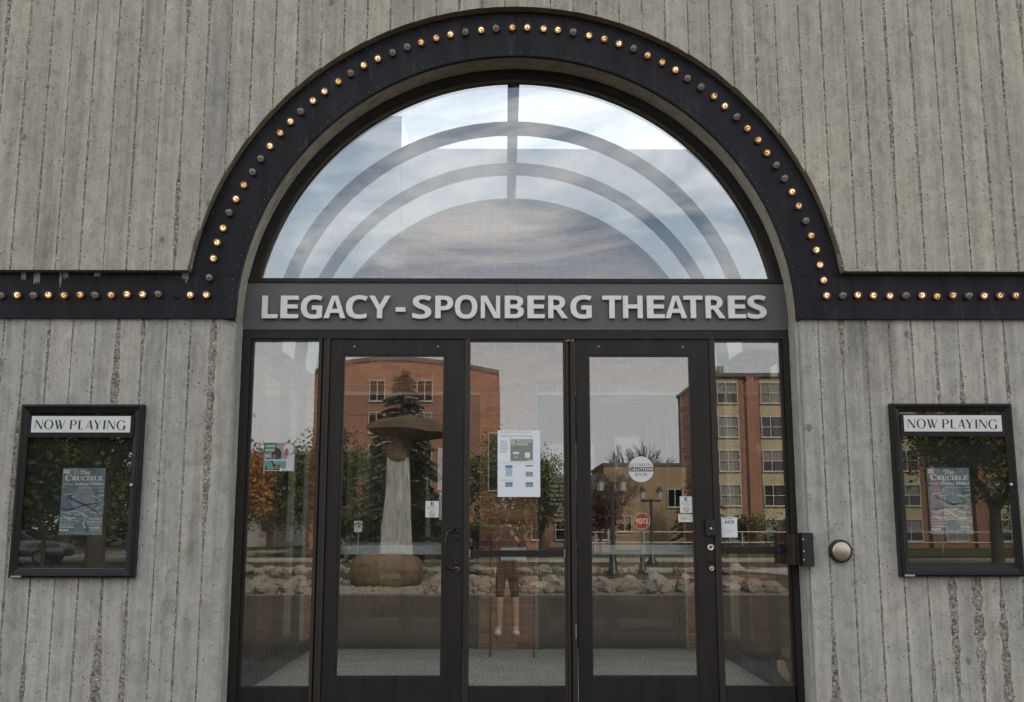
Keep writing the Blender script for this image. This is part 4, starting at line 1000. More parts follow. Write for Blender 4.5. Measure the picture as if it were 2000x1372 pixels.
for i in range(5):
    X = xa + (xb - xa) * (i + .5) / 5; mb.cyl((X, YR - .02, .12), (X, YR - .02, zt), .0035, None, 6)
for z in (.12, .55, zt): mb.cyl((xa, YR - .02, z), (xb, YR - .02, z), .0035, None, 6)
mb.build('wire_grid', M['black'], rk)
mb = MB()
for X in (xa - .02, xb): mb.cyl((X, YR - .18, .008), (X, YR + .14, .008), .008, None, 8)
mb.build('foot', M['black'], rk)
b = BX(978, 1070, 1028, 1095, YR - .03); MB().box(b[0], b[1], YR - .03, YR - .028, b[2], b[3]).build('paper_card', M['paper'], rk)
# grey pole and wood wedge on the floor behind the right sidelight
pole = thing('floor_pole', 'grey metal pole lying on the carpet behind the right sidelight', 'pole', (1.6, .9, 0))
def fl(px, py, z):
    d = ray(px, py); t = (z - CAM.z) / d.z; return Vector((CAM.x + d.x * t, CAM.y + d.y * t, z))
A, B = fl(1408, 1268, .05), fl(1537, 1335, .05)
B.y = max(B.y, .36)
MB().cyl(A, B, .022, .022, 14).build('tube', plain('grey_pole_paint', (.30, .31, .33), .45, .3), pole, True)
c_ = A.lerp(B, .72); e_ = A.lerp(B, .78); MB().cyl(c_, e_, .0235, .0235, 14).build('yellow_tape', plain('yellow_tape', (.48, .42, .12), .6), pole, True)
c_ = A.lerp(B, .40); e_ = A.lerp(B, .44); MB().cyl(c_, e_, .025, .025, 14).build('collar', M['steel_dull'], pole, True)
wg = thing('wood_wedge', 'pale wooden door wedge leaning in the corner behind the right sidelight', 'door wedge', (1.76, .42, 0))
q0 = P(1520, 1290, .42); q1 = P(1540, 1325, .42)
pts = [(P(1520, 1291, .42)), (P(1530, 1291, .42)), (P(1541, 1318, .42)), (P(1538, 1330, .42)), (P(1527, 1322, .42)), (P(1521, 1309, .42))]
MB().prism(pts[::-1], .39, .45).build('block', plain('pine_wood', (.52, .34, .17), .7, 0, .15, 12), wg)

# ==================================================================  OUTSIDE, ACROSS THE DRIVE (what the glass reflects)
ZR = -0.35
def ground_mat(name, c1, c2, scale, bd=.01, rough=.95, c3=None):
    m, t, b = new_mat(name)
    n = noise_n(t, (1, 1, 1), scale, 6, .65); n2_ = noise_n(t, (.6, 1.6, 1), .5, 8, .68)
    c = ramp(t, n, [(.3, c1), (.7, c2)]); c = mix(t, .6, c, ramp(t, n2_, [(.35, .55), (.65, 1.35)]), 'MULTIPLY')
    t.links.new(c, b.inputs['Base Color']); b.inputs['Roughness'].default_value = rough; b.inputs['Specular IOR Level'].default_value = .2
    bump(t, b, n, bd); return m
M['grass'] = ground_mat('autumn_grass', (.045, .055, .020), (.10, .105, .04), 30, .03)
M['asphalt'] = ground_mat('worn_asphalt', (.040, .033, .023), (.088, .072, .050), 60, .004)
M['walk'] = ground_mat('concrete_walk', (.30, .275, .23), (.42, .39, .33), 25, .002)
M['gravel'] = ground_mat('gravel_bed', (.12, .10, .08), (.34, .30, .25), 22, .05)
M['forecourt'] = ground_mat('stained_paving', (.09, .085, .075), (.16, .15, .135), 18, .003)
M['redpave'] = ground_mat('red_paving', (.20, .08, .06), (.28, .12, .09), 25, .003)
def sheet_poly(name, pts, z, mat):
    mb = MB(); mb.face([(x, y, z) for x, y in pts]); o = mb.build(name, mat); struct(o); return o
def slab(name, pts, z0, z1, mat):
    n = len(pts); o = MB().add([(x, y, z1) for x, y in pts] + [(x, y, z0) for x, y in pts], [tuple(range(n))] + [(i, n+i, n+(i+1) % n, (i+1) % n) for i in range(n)]).build(name, mat); struct(o); return o
sheet_poly('ground', [(-700, -700), (700, -700), (700, 500), (-700, 500)], -.42, M['grass'])
# forecourt paving: slabs falling gently from the door to the kerb
mb = MB()
fc = thing('forecourt', 'pale concrete forecourt before the theatre entrance', 'pavement', (0, -4, -.1)); 
for k in ('label', 'category'): del fc[k]
struct(fc)
def fz(y): return -.012 + y * .0295
for i in range(-8, 9):
    for j in range(2):
        x0, x1, y1, y0 = i * 1.7 - .85 + .006, i * 1.7 + .85 - .006, -j * 1.6 - .004, -(j + 1) * 1.6 + .004
        MB().add([(x0,y0,fz(y0)),(x1,y0,fz(y0)),(x1,y1,fz(y1)),(x0,y1,fz(y1)),(x0,y0,-.44),(x1,y0,-.44),(x1,y1,-.44),(x0,y1,-.44)], [(0,1,2,3),(4,7,6,5),(0,4,5,1),(1,5,6,2),(2,6,7,3),(3,7,4,0)]).build('paving_slab', M['forecourt'], fc)
o = MB().box(-40, 40, -3.37, -3.205, -.44, -.108).build('kerb', M['forecourt']); struct(o)
dv = MB().add([(-60, -17.2, ZR), (60, -17.2, ZR), (60, -3.371, -.215), (-60, -3.371, -.215), (-60, -17.2, -.6), (60, -17.2, -.6)], [(0, 1, 2, 3), (0, 4, 5, 1)]).build('drive', M['asphalt']); struct(dv)
def dz(y): return -.215 + (y + 3.371) * .135 / 13.83
# planted island of rocks, walk, second lane, far lawn, side road
slab('rock_bed', [(-9.5, -24.2), (6.4, -24.2), (7.2, -17.25), (-9.5, -17.25)], -.43, -.335, M['gravel'])
slab('walk', [(-40, -33.4), (40, -33.4), (40, -31.2), (-40, -31.2)], -.43, -.33, M['walk'])
slab('road', [(-60, -40.5), (60, -40.5), (60, -33.5), (-60, -33.5)], -.43, ZR - .004, M['asphalt'])
slab('walk', [(-60, -45.2), (60, -45.2), (60, -41.6), (-60, -41.6)], -.43, -.30, M['walk'])
slab('parking_apron', [(-52, -63), (-14.5, -63), (-14.5, -46), (-52, -46)], -.43, -.31, M['walk'])
slab('paving_strip', [(4.5, -26.2), (14, -28.5), (14, -27.9), (4.5, -25.6)], -.43, -.325, M['redpave'])
slab('walk', [(7.6, -30.6), (9.0, -25.2), (12, -23.2), (26, -22.4), (26, -30.8)], -.43, -.27, M['walk'])
# rocks
def rock_mesh(seed, flat=.7, sub_=2):
    bm = bmesh.new(); bmesh.ops.create_icosphere(bm, subdivisions=sub_, radius=1)
    for v in bm.verts:
        d = v.co.normalized(); k = 1 + .42 * n3(d.x * 1.3 + seed, d.y * 1.3, d.z * 1.3 + seed * 2) + .16 * n3(d.x * 3.1, d.y * 3.1 + seed, d.z * 3.1)
        v.co = Vector((d.x * k, d.y * k * .85, d.z * k * flat))
    me = bpy.data.meshes.new('rock'); bm.to_mesh(me); bm.free(); me.polygons.foreach_set('use_smooth', [sub_ > 2] * len(me.polygons)); me.materials.append(M['rock']); return me
def rock_mat():
    m, t, b = new_mat('field_stone'); oi = t.nodes.new('ShaderNodeObjectInfo')
    c = ramp(t, oi.outputs['Random'], [(0, (.24, .205, .165)), (.3, (.36, .31, .25)), (.55, (.28, .20, .16)), (.8, (.43, .39, .335)), (1, (.20, .185, .165))])
    c = mix(t, .6, c, ramp(t, noise_n(t, (1, 1, 1), 2.6, 8, .7), [(.3, .55), (.7, 1.3)]), 'MULTIPLY')
    t.links.new(c, b.inputs['Base Color']); b.inputs['Roughness'].default_value = .85; bump(t, b, noise_n(t, (1, 1, 1), 6, 6), .08); return m
M['rock'] = rock_mat()
rms = [rock_mesh(i * 3.7) for i in range(6)]
rb = thing('rock_border', 'long border of pale rounded field stones along the drive', 'rocks', (-1, -20, -.35))
rg = random.Random(11); placed = []
def add_rock(par, x, y, r, z):
    o = bpy.data.objects.new('rock', rms[rg.randrange(6)]); COL.objects.link(o); o.parent = par; o.matrix_parent_inverse = world_inv(par)
    o.location = (x, y, z + r * .42); o.scale = (r * rg.uniform(.9, 1.25), r, r * rg.uniform(.8, 1.1)); o.rotation_euler = (rg.uniform(-.2, .2), rg.uniform(-.2, .2), rg.uniform(0, 6.3))
tries = 0
while len(placed) < 296 and tries < 9000:
    tries += 1
    x, y = rg.uniform(-9.2, 6.6), rg.uniform(-22.5, -17.6); r = rg.choice((rg.uniform(.08, .15), rg.uniform(.10, .2), rg.uniform(.14, .27)))
    if -4.6 < x < -1.9 and -23.6 < y < -17.4 and y > -22.0 + 0 and abs(x + 3.2) < 1.5: 
        if y > -22: continue
    if all((x - a) ** 2 + (y - b) ** 2 > (.8 * (r + c)) ** 2 for a, b, c in placed): placed.append((x, y, r)); add_rock(rb, x, y, r, -.335)
rb2 = thing('rock_border', 'second band of field stones beyond the walk', 'rocks', (-2, -30, -.35))
pl2 = []
for k in range(1500):
    if len(pl2) > 80: break
    x, y = rg.uniform(-13, 9), rg.uniform(-30.9, -29.2); r = rg.uniform(.14, .3)
    if all((x - a) ** 2 + (y - b) ** 2 > (.8 * (r + c)) ** 2 for a, b, c in pl2): pl2.append((x, y, r)); add_rock(rb2, x, y, r, -.41)
mb = MB()
for k in range(1400):                                    # pebbles at the drive edge below the boulder
    x, y, r = rg.uniform(-5.6, -.5), rg.uniform(-21.5, -17.4), rg.uniform(.025, .06)
    mb.lathe([(0, -r * .6), (r, 0), (r * .7, r * .5), (0, r * .7)], (x, y, -.33), (rg.uniform(-.4, .4), rg.uniform(-.4, .4), 1), 5)
pe = stuff(mb.build('pebbles', M['rock'])); tag(pe, 'small pale pebbles in front of the boulder', 'pebbles')
# boulder
bo = rock_mesh(41.0, .62, 4); bo.materials.clear()
for v in bo.vertices:
    d = v.co.normalized(); k = (abs(d.x) ** 3.2 + abs(d.y) ** 3.2 + abs(d.z) ** 3.2) ** (-1 / 3.2)
    v.co = d * k * (1 + .10 * n3(d.x * 1.2 + 4, d.y * 1.2, d.z * 1.2) + .03 * n3(d.x * 4, d.y * 4, d.z * 4))
bo.materials.append(ground_mat('brown_boulder', (.10, .07, .042), (.21, .15, .095), 4, .05))
bl = bpy.data.objects.new('boulder', bo); COL.objects.link(bl); bl.location = (-3.2, -20.9, .02); bl.scale = (.95, .75, .5); bl.rotation_euler = (0, 0, .15)
tag(bl, 'large smooth brown boulder lying before the standing stone', 'boulder')
# standing stone sculpture with a spreading cap
ob = thing('stone_sculpture', 'tall grey tapering standing stone with a broad brown cap', 'sculpture', (-3.1, -22.6, -.35))
mb = MB(); lv = [(-.40, .50, .30), (.4, .47, .28), (1.2, .42, .26), (2.1, .36, .23), (2.9, .325, .21), (3.15, .31, .2)]
for z, a, c in lv:
    for i in range(16):
        t = 2 * math.pi * i / 16; ct, st = math.cos(t), math.sin(t); k = (abs(ct) ** 6 + abs(st) ** 6) ** (-1 / 6)
        w = 1 + .05 * n3(ct * 2, st * 2, z * 1.7)
        mb.v.append((-3.11 + a * ct * k * w + .05 * n3(0, 3, z), -22.6 + c * st * k * w, z))
for k in range(5):
    for i in range(16): mb.f.append((k*16+i, k*16+(i+1) % 16, (k+1)*16+(i+1) % 16, (k+1)*16+i)); mb.m.append(0)
mb.f.append(tuple(range(80, 96))); mb.m.append(0)
def slate():
    m, t, b = new_mat('streaked_grey_stone'); n = noise_n(t, (4, 4, .6), 2, 7, .7, 1.5)
    c = ramp(t, n, [(.3, (.20, .20, .185)), (.5, (.38, .375, .345)), (.7, (.55, .54, .50))]); t.links.new(c, b.inputs['Base Color']); b.inputs['Roughness'].default_value = .8; bump(t, b, n, .06); return m
mb.build('shaft', slate(), ob)
brs = ground_mat('brown_cap_stone', (.10, .07, .044), (.19, .13, .08), 3, .05)
mb = MB().cyl((-3.11, -22.6, 3.1), (-3.05, -22.6, 3.75), .30, .34, 12); mb.build('neck', brs, ob)
mb = MB(); n = 26
for r, z in ((.32, 3.66), (.62, 3.70), (.98, 3.80), (1.14, 3.92), (1.05, 4.08), (.72, 4.25), (.0, 4.38)):
    for i in range(n):
        t = 2 * math.pi * i / n; k = 1 + .10 * n3(math.cos(t) * 1.7, math.sin(t) * 1.7, 3) * (r > .4); mb.v.append((-2.85 + 1.05 * r * k * math.cos(t), -22.6 + .8 * r * k * math.sin(t), z + .07 * n3(math.cos(t) * 1.3, math.sin(t) * 1.3, r * 2) * (r > .1) - .05 * r * math.cos(t)))
for k in range(6):
    for i in range(n): mb.f.append((k*n+i, k*n+(i+1) % n, (k+1)*n+(i+1) % n, (k+1)*n+i)); mb.m.append(0)
mb.build('cap', brs, ob)

mb = MB()
for k in range(420):                                     # fallen leaves blown along the drive
    y = rg.choice((rg.uniform(-17.1, -14.5), rg.uniform(-17, -5))); x = rg.uniform(-9, 10); a = rg.uniform(0, 6.28); l = rg.uniform(.03, .075)
    z = dz(y) + .006; c1, s1 = math.cos(a) * l, math.sin(a) * l
    mb.face([(x - c1, y - s1, z), (x + s1 * .6, y - c1 * .6, z + .01), (x + c1, y + s1, z + .004), (x - s1 * .6, y + c1 * .6, z + .012)])
lv_ = stuff(mb.build('fallen_leaves', plain('dry_leaf', (.20, .10, .03), .8, 0, .5, 2))); tag(lv_, 'dry brown leaves scattered over the drive', 'leaves')
# ---- far buildings
def brickwall(name, c1, c2):
    m, t, b = new_mat(name)
    bt = nd(t, 'ShaderNodeTexBrick', Scale=1.0); bt.inputs['Brick Width'].default_value = .22; bt.inputs['Row Height'].default_value = .075; bt.inputs['Mortar Size'].default_value = .006
    bt.inputs['Color1'].default_value = c1 + (1,); bt.inputs['Color2'].default_value = c2 + (1,); bt.inputs['Mortar'].default_value = (.32, .27, .22, 1)
    c = t.nodes.new('ShaderNodeTexCoord'); mp_ = t.nodes.new('ShaderNodeMapping'); mp_.inputs['Rotation'].default_value = (math.radians(90), 0, 0)
    t.links.new(c.outputs['Object'], mp_.inputs[0]); t.links.new(mp_.outputs[0], bt.inputs['Vector'])
    cc = mix(t, .5, bt.outputs[0], ramp(t, noise_n(t, (1, 1, 1), .5, 6, .6), [(.3, .75), (.7, 1.2)]), 'MULTIPLY')
    t.links.new(cc, b.inputs['Base Color']); b.inputs['Roughness'].default_value = .9; return m
M['brick_a'] = brickwall('orange_brick', (.32, .125, .065), (.25, .095, .05))
M['brick_b'] = brickwall('red_brick', (.30, .115, .070), (.24, .09, .055))
M['brick_t'] = brickwall('tan_brick', (.33, .215, .11), (.28, .18, .09))
M['beige'] = plain('beige_spandrel', (.44, .36, .235), .8, 0, .12, .8)
M['wframe'] = plain('white_window_frame', (.50, .49, .45), .5)
M['blind'] = plain('drawn_blind', (.20, .195, .18), .35, 0, .25, .7)
M['coping'] = plain('dark_coping', (.10, .085, .07), .6)
def window(par, x0, x1, z0, z1, Y, cross=True, share={}):
    k = (round(x1-x0, 3), round(z1-z0, 3), cross); w, h = x1-x0, z1-z0
    if k not in share:
        mb = MB(); t = .055
        mb.box(0, t, -.05, .10, 0, h).box(w-t, w, -.05, .10, 0, h).box(t, w-t, -.05, .10, 0, t).box(t, w-t, -.05, .10, h-t, h)
        mb.box(-.04, w + .04, -.05, .13, -.05, 0)
        if cross: mb.box(t, w-t, -.03, .09, h*.48, h*.48+t)
        if cross != 'h': mb.box(w*.5-t/2 if cross is not True else w*.42, (w*.5-t/2 if cross is not True else w*.42)+t, -.03, .085, t, h-t)
        share[k] = (mb.mesh('window', M['wframe']), MB().box(t*.5, w-t*.5, -.04, .0, t*.5, h-t*.5).mesh('pane', M['glass_far']))
    f = bpy.data.objects.new('window', share[k][0]); COL.objects.link(f); f.parent = par; f.matrix_parent_inverse = world_inv(par); f.location = (x0, Y, z0)
    if ('b',) + k not in share:
        t = .07; share[('b',) + k] = MB().box(t*.5, w-t*.5, -.04, .0, t*.5, h-t*.5).mesh('pane', M['blind'])
        q2 = MB().box(t*.5, w-t*.5, -.04, .0, t*.5, h*.48); q2.mi = 1; q2.box(t*.5, w-t*.5, -.04, .002, h*.48 + .001, h-t*.5); share[('c',) + k] = q2.mesh('pane', [M['glass_far'], M['blind']])
    pm = random.choice((share[k][1], share[k][1], share[('c',) + k], share[('b',) + k]))
    p = bpy.data.objects.new('pane', pm); COL.objects.link(p); p.parent = f
# orange brick block behind the spruce
Yb = -67.8
A = thing('brick_building', 'broad orange brick apartment block with low curved parapet behind the spruce', 'building', (-7.2, Yb - 8, ZR))
n = 24; top = [(-13.9 + 13.45 * i / n, 12.2 + 1.0 * math.sin(math.pi * (i / n) ** .8)) for i in range(n + 1)]
pts = [(-.45, -.4)] + top[::-1] + [(-13.9, -.4)]
MB().prism(pts, Yb - 14, Yb).build('wall', M['brick_a'], A)
mb = MB()
for a, b in zip(top[:-1], top[1:]): mb.add([(a[0], Yb + .12, a[1]), (b[0], Yb + .12, b[1]), (b[0], Yb + .12, b[1] + .3), (a[0], Yb + .12, a[1] + .3), (a[0], Yb - 14, a[1] + .004), (b[0], Yb - 14, b[1] + .004), (b[0], Yb - 14, b[1] + .3), (a[0], Yb - 14, a[1] + .3)], [(3,2,1,0),(4,5,6,7),(0,1,5,4),(3,7,6,2)])
mb.build('coping', M['coping'], A)
for z in (10.2, 7.85, 5.5, 3.1):
    for x in (-13.0, -9.88, -6.45): window(A, x, x + 1.15, z, z + 1.55, Yb, False)
for z in (9.7, 4.9): MB().box(-13.89, -.46, Yb, Yb + .03, z - .5, z - .1).build('band_course', M['brick_b'], A)
# red and beige apartment block on the right
Yb = -73.8
B_ = thing('brick_building', 'tall red brick apartment block with beige panels and white framed windows', 'building', (27, Yb - 8, ZR))
MB().box(15.9, 48, Yb - 14, Yb, -.4, 12.86).build('wall', M['brick_b'], B_)
MB().box(15.75, 48.2, Yb - 14, Yb + .3, 12.862, 13.15).build('parapet', M['coping'], B_)
x = 16.55
while x < 46:
    MB().box(x, x + 1.75, Yb, Yb + .04, .3, 12.8).build('spandrel_panel', M['beige'], B_)
    for k in range(5): window(B_, x + .06, x + 1.69, 10.78 - 2.66 * k, 12.42 - 2.66 * k, Yb + .05)
    MB().box(x + 2.35, x + 2.95, Yb, Yb + .35, -.4, 12.855).build('brick_pier', M['brick_b'], B_)
    x += 3.42
MB().cyl((17.3, Yb - 2, 12.8), (17.3, Yb - 2, 14.0), .35, .35, 14).build('roof_vent', M['steel_dull'], B_)
# tan block and low red house in the middle distance
C_ = thing('tan_building', 'plain tan brick building behind the lamp posts', 'building', (10, -70, ZR))
MB().box(7.1, 13.0, -78, -67.8, -.4, 5.56).build('wall', M['brick_t'], C_); MB().box(7.0, 13.1, -78, -67.7, 5.562, 5.75).build('coping', M['coping'], C_)
window(C_, 11.6, 12.7, 2.6, 3.9, -67.8, False); window(C_, 8.0, 9.0, .9, 2.0, -67.8, False)
D_ = thing('red_house', 'low red brick building with white trimmed windows beyond the second lane', 'building', (4, -64, ZR))
MB().box(1.2, 7.0, -72, -62.5, -.4, 3.1).build('wall', M['brick_b'], D_)
MB().add([(.9, -62.2, 3.1), (7.2, -62.2, 3.1), (7.2, -67, 4.9), (.9, -67, 4.9), (7.2, -72.3, 3.1), (.9, -72.3, 3.1)], [(0,1,2,3),(2,4,5,3),(0,3,5),(1,4,2),(0,5,4,1)]).build('roof', plain('dark_shingle', (.07, .05, .045), .9), D_)
for x in (1.7, 3.3, 4.9, 6.0): window(D_, x, x + .8, .35, 1.7, -62.5, 'h')
H_ = thing('white_house', 'small white house far off between the left trees', 'building', (-20.5, -82, ZR))
MB().box(-23, -18, -88, -80, -.4, 2.6).build('wall', M['wframe'], H_)
MB().add([(-23.3, -79.7, 2.6), (-17.7, -79.7, 2.6), (-17.7, -84, 4.6), (-23.3, -84, 4.6), (-17.7, -88.3, 2.6), (-23.3, -88.3, 2.6)], [(0,1,2,3),(2,4,5,3),(0,3,5),(1,4,2)]).build('roof', plain('grey_shingle', (.12, .12, .125), .9), H_)
for x in (-22.3, -20.2): window(H_, x, x + .9, .7, 1.9, -80, 'h')

# ---- trees
def leaf_mat(name, stops):
    m, t, b = new_mat(name); geo = t.nodes.new('ShaderNodeNewGeometry')
    stops = [(p_, tuple(x * 1.55 for x in c_)) for p_, c_ in stops]
    c = ramp(t, geo.outputs['Random Per Island'], stops); t.links.new(c, b.inputs['Base Color']); b.inputs['Roughness'].default_value = .7; b.inputs['Specular IOR Level'].default_value = .15
    return m
LM = {'orange': leaf_mat('orange_leaves', [(0, (.10, .045, .012)), (.4, (.24, .10, .02)), (.75, (.34, .16, .03)), (1, (.18, .12, .03))]),
      'green': leaf_mat('green_leaves', [(0, (.018, .03, .010)), (.5, (.045, .065, .02)), (.85, (.085, .10, .03)), (1, (.16, .14, .03))]),
      'turning': leaf_mat('turning_leaves', [(0, (.02, .03, .010)), (.5, (.05, .065, .018)), (.8, (.13, .10, .022)), (1, (.28, .17, .03))]),
      'spruce': leaf_mat('spruce_needles', [(0, (.016, .026, .016)), (.6, (.045, .062, .034)), (1, (.10, .11, .055))]),
      'russet': leaf_mat('russet_leaves', [(0, (.025, .010, .008)), (.6, (.07, .022, .015)), (1, (.12, .05, .025))])}
BARK = ground_mat('grey_bark', (.05, .04, .032), (.13, .105, .08), 6, .04)
def limbs(mb, rg, p, d, l, r, depth, ends, spread=.6):
    q_ = p + d * l; mb.cyl(p, q_, r, r * .66, 6 if depth < 3 else 5, False)
    if depth == 0: ends.append(q_); return
    n = rg.choice((2, 3, 3)) 
    for _ in range(n):
        v = (d + Vector((rg.uniform(-1, 1), rg.uniform(-1, 1), rg.uniform(-.25, .7))) * spread).normalized()
        limbs(mb, rg, q_ - d * l * rg.uniform(0, .25), v, l * rg.uniform(.62, .85), r * .62, depth - 1, ends, spread)
    ends.append(q_)
def leafy(seed, h, cr, cz, nleaf, lm, ls, bare=False):
    rg = random.Random(seed); tb = MB(); ends = []
    tr = h * .022 + (.05 if h > 5 else -.035)
    tb.cyl((0, 0, -.15), (0, 0, h * .3), tr * 1.3, tr, 9, False)
    for k in range(4 if not bare else 5):
        a = rg.uniform(0, 6.28); v = Vector((math.cos(a) * .55, math.sin(a) * .55, 1)).normalized()
        limbs(tb, rg, Vector((0, 0, h * rg.uniform(.22, .32))), v, h * .22, tr * .62, 3 if not bare else 4, ends, .6 if not bare else .5)
    tm = tb.mesh('trunk', BARK, True)
    if bare: return tm, None
    cb = MB(); clumps = []
    for k in range(46):
        v = Vector((rg.gauss(0, 1), rg.gauss(0, 1), rg.gauss(0, 1))).normalized() * rg.uniform(.45, 1) 
        clumps.append((Vector((v.x * cr, v.y * cr, cz + v.z * (h - cz) * .95)), rg.uniform(.16, .34) * cr))
    for e in ends:
        if rg.random() < .6: clumps.append((e, rg.uniform(.12, .26) * cr))
    for k in range(nleaf):
        c, rr = clumps[rg.randrange(len(clumps))]
        v = Vector((rg.gauss(0, .55), rg.gauss(0, .55), rg.gauss(0, .45))) * rr; p = c + v
        a = Vector((rg.uniform(-1, 1), rg.uniform(-1, 1), rg.uniform(-.7, .7))).normalized(); b = a.cross(Vector((rg.uniform(-1, 1), rg.uniform(-1, 1), rg.uniform(-1, 1)))).normalized()
        s_ = ls * rg.uniform(.6, 1.3)
        cb.face([p - a * s_, p + b * s_ * .55, p + a * s_, p - b * s_ * .55])
    return tm, cb.mesh('crown', LM[lm])
def spruce(seed, h, r):
    rg = random.Random(seed); tb = MB().cyl((0, 0, -.1), (0, 0, h * .98), .2, .02, 8, False); cb = MB()
    nl = 30
    for k in range(nl):
        z = h * (.06 + .92 * k / nl); rr = r * (1 - (z / h)) ** .8 * rg.uniform(.85, 1.12) + .12
        nb_ = max(6, int(19 * (1 - z / h) + 6)); 
        for j in range(nb_):
            z = h * (.06 + .92 * (k + rg.uniform(-.6, .9)) / nl); a = rg.uniform(0, 6.28); L_ = rr * rg.uniform(.72, 1.1); d = Vector((math.cos(a), math.sin(a), 0)); sd_ = Vector((-d.y, d.x, 0))
            n = max(4, int(L_ / .12))
            for i in range(n):
                t = (i + .3) / n; p = d * L_ * t + Vector((0, 0, z - .55 * L_ * t * t * .6 + .12 * L_ * t)); w = .16 + .16 * (1 - t) * min(1, L_)
                for s_ in (-1, 1):
                    tip = p + sd_ * s_ * w * rg.uniform(.8, 1.5) + d * .14 + Vector((0, 0, rg.uniform(-.16, -.02)))
                    cb.face([p, p + d * .10 + Vector((0, 0, .03)), tip, p + sd_ * s_ * w * .5 - d * .05 + Vector((0, 0, -.07))])
    return tb.mesh('trunk', BARK, True), cb.mesh('crown', LM['spruce'])
def plant(name, label, cat, meshes, loc, sc=1.0, rot=0.0, group=None):
    e = thing(name, label, cat, loc, group); e.rotation_euler = (0, 0, rot); e.scale = (sc, sc, sc)
    for nme, me in zip(('trunk', 'crown'), meshes):
        if me is not None: o = bpy.data.objects.new(nme, me); COL.objects.link(o); o.parent = e
t_spr = spruce(3, 9.4, 3.1); t_big = leafy(5, 9.5, 4.0, 5.6, 17000, 'green', .145); t_turn = leafy(8, 8.2, 3.3, 4.9, 18000, 'turning', .105)
t_or = leafy(12, 9.5, 3.8, 5.2, 14000, 'orange', .16); t_bare = leafy(15, 8.5, 3, 5, 0, 'green', .1, True); t_rus = leafy(21, 4.5, 1.9, 2.7, 4500, 'russet', .13)
t_young = leafy(33, 4.6, 2.0, 3.2, 4500, 'green', .14)
t_bush = leafy(30, 2.2, 1.5, 1.0, 3500, 'green', .10)
plant('spruce_tree', 'dark blue-green spruce in front of the orange brick block', 'tree', t_spr, (-4.95, -42.6, -.42))
plant('leafy_tree', 'green leafy tree left of the spruce', 'tree', t_big, (-9.6, -50, -.42), .72, 1.1)
plant('shrub', 'round green shrub at the foot of the spruce', 'shrub', t_bush, (-7.6, -38.9 - 7, -.42), 1.2)
plant('shrub', 'clipped green shrub behind the standing stone', 'shrub', t_bush, (-3.9, -46.4, -.42), 1.15, 2)
plant('leafy_tree', 'dark bushy tree on the lawn behind the photographer', 'tree', t_big, (.35, -41.5, -.42), .62, 3.3)
plant('leafy_tree', 'dark bushy tree between the photographer and the lamp posts', 'tree', t_turn, (1.9, -47.5, -.42), .62, 5.3)
plant('shrub', 'low dark shrub right of the standing stone', 'shrub', t_bush, (-1.2, -46.8, -.42), .9, 4)
plant('autumn_tree', 'tall orange autumn tree left of the white house', 'tree', t_or, (-23.2, -73, -.42), .93)
plant('autumn_tree', 'near orange autumn tree at the left edge of the reflected lawn', 'tree', t_or, (-17.6, -58.5, -.42), .80, 4.1)
plant('autumn_tree', 'orange autumn tree behind the white house', 'tree', t_or, (-19.0, -93, -.42), .95, 2.2)
plant('leafy_tree', 'dense green tree right of the white house', 'tree', t_big, (-15.4, -62, -.42), .75, .4)
plant('leafy_tree', 'dark green tree far left beyond the parked cars', 'tree', t_big, (-28.5, -56, -.42), 1.25, 2.4)
plant('leafy_tree', 'dark green tree behind the silver car', 'tree', t_big, (-24.5, -52, -.42), 1.2, 5.0)
plant('shade_tree', 'dark shade tree with stout trunk on the verge by the silver car', 'tree', t_turn, (-16.0, -34.7, -.42), 1.35, .6)
plant('young_tree', 'slim young tree beside the silver car', 'tree', t_young, (-18.4, -35.5, -.42), 1.15, 3.0)
plant('leafy_tree', 'tall dark tree closing the view at far left', 'tree', t_big, (-33, -47, -.42), 1.3, .2)
plant('street_tree', 'green and yellow street tree before the beige panelled block', 'tree', t_turn, (21.4, -39.2, -.42), .98, 1.9)
plant('street_tree', 'yellowing street tree at far right before the brick block', 'tree', t_turn, (27.5, -44, -.42), 1.05, 4.2)
plant('bare_tree', 'bare grey tree behind the tan building', 'tree', t_bare, (11.0, -82, -.42), 1.15)
plant('bare_tree', 'smaller bare tree left of the tan building', 'tree', t_bare, (7.4, -66, -.42), .72, 2.1)
plant('spruce_tree', 'narrow dark spruce between tan building and brick block', 'tree', t_spr, (13.1, -63.5, -.42), .74, 1)
plant('russet_tree', 'small russet tree behind the lamp posts', 'tree', t_rus, (5.9, -58.5, -.42), 1.0)
plant('shrub', 'clipped shrub under the beige panelled block', 'shrub', t_bush, (16.6, -63.5, -.42), 1.15, 1)
plant('shrub', 'wide shrub beside the fence under the brick block', 'shrub', t_bush, (20.0, -64.5, -.42), 1.2, 3)

for k, (x, y, sc_) in enumerate(((-40, -84, 3.4), (-35.5, -85, 3.0), (-31, -83, 3.5), (-26.5, -86, 3.2), (-44, -80, 3.4))): plant('hedge_shrub', ('tall dark hedge shrub at the left end of the far hedge', 'hedge shrub second from left in the far hedge', 'middle hedge shrub of the far hedge', 'hedge shrub at the right end of the far hedge', 'outermost hedge shrub beyond the parked red cars')[k], 'shrub', t_bush, (x, y, -.42), sc_, k * 1.3, 'far hedge behind the parked cars')
plant('shrub', 'added shrub blocking the bright view outside the left vestibule windows', 'shrub', t_bush, (-5.1, 2.7, -.42), .85, .4)  # added only to block bright sky behind the left side windows
plant('shrub', 'added shrub blocking the bright view outside the right vestibule windows', 'shrub', t_bush, (5.1, 2.7, -.42), .85, 3.4)  # same screening shrub added to darken the right side windows
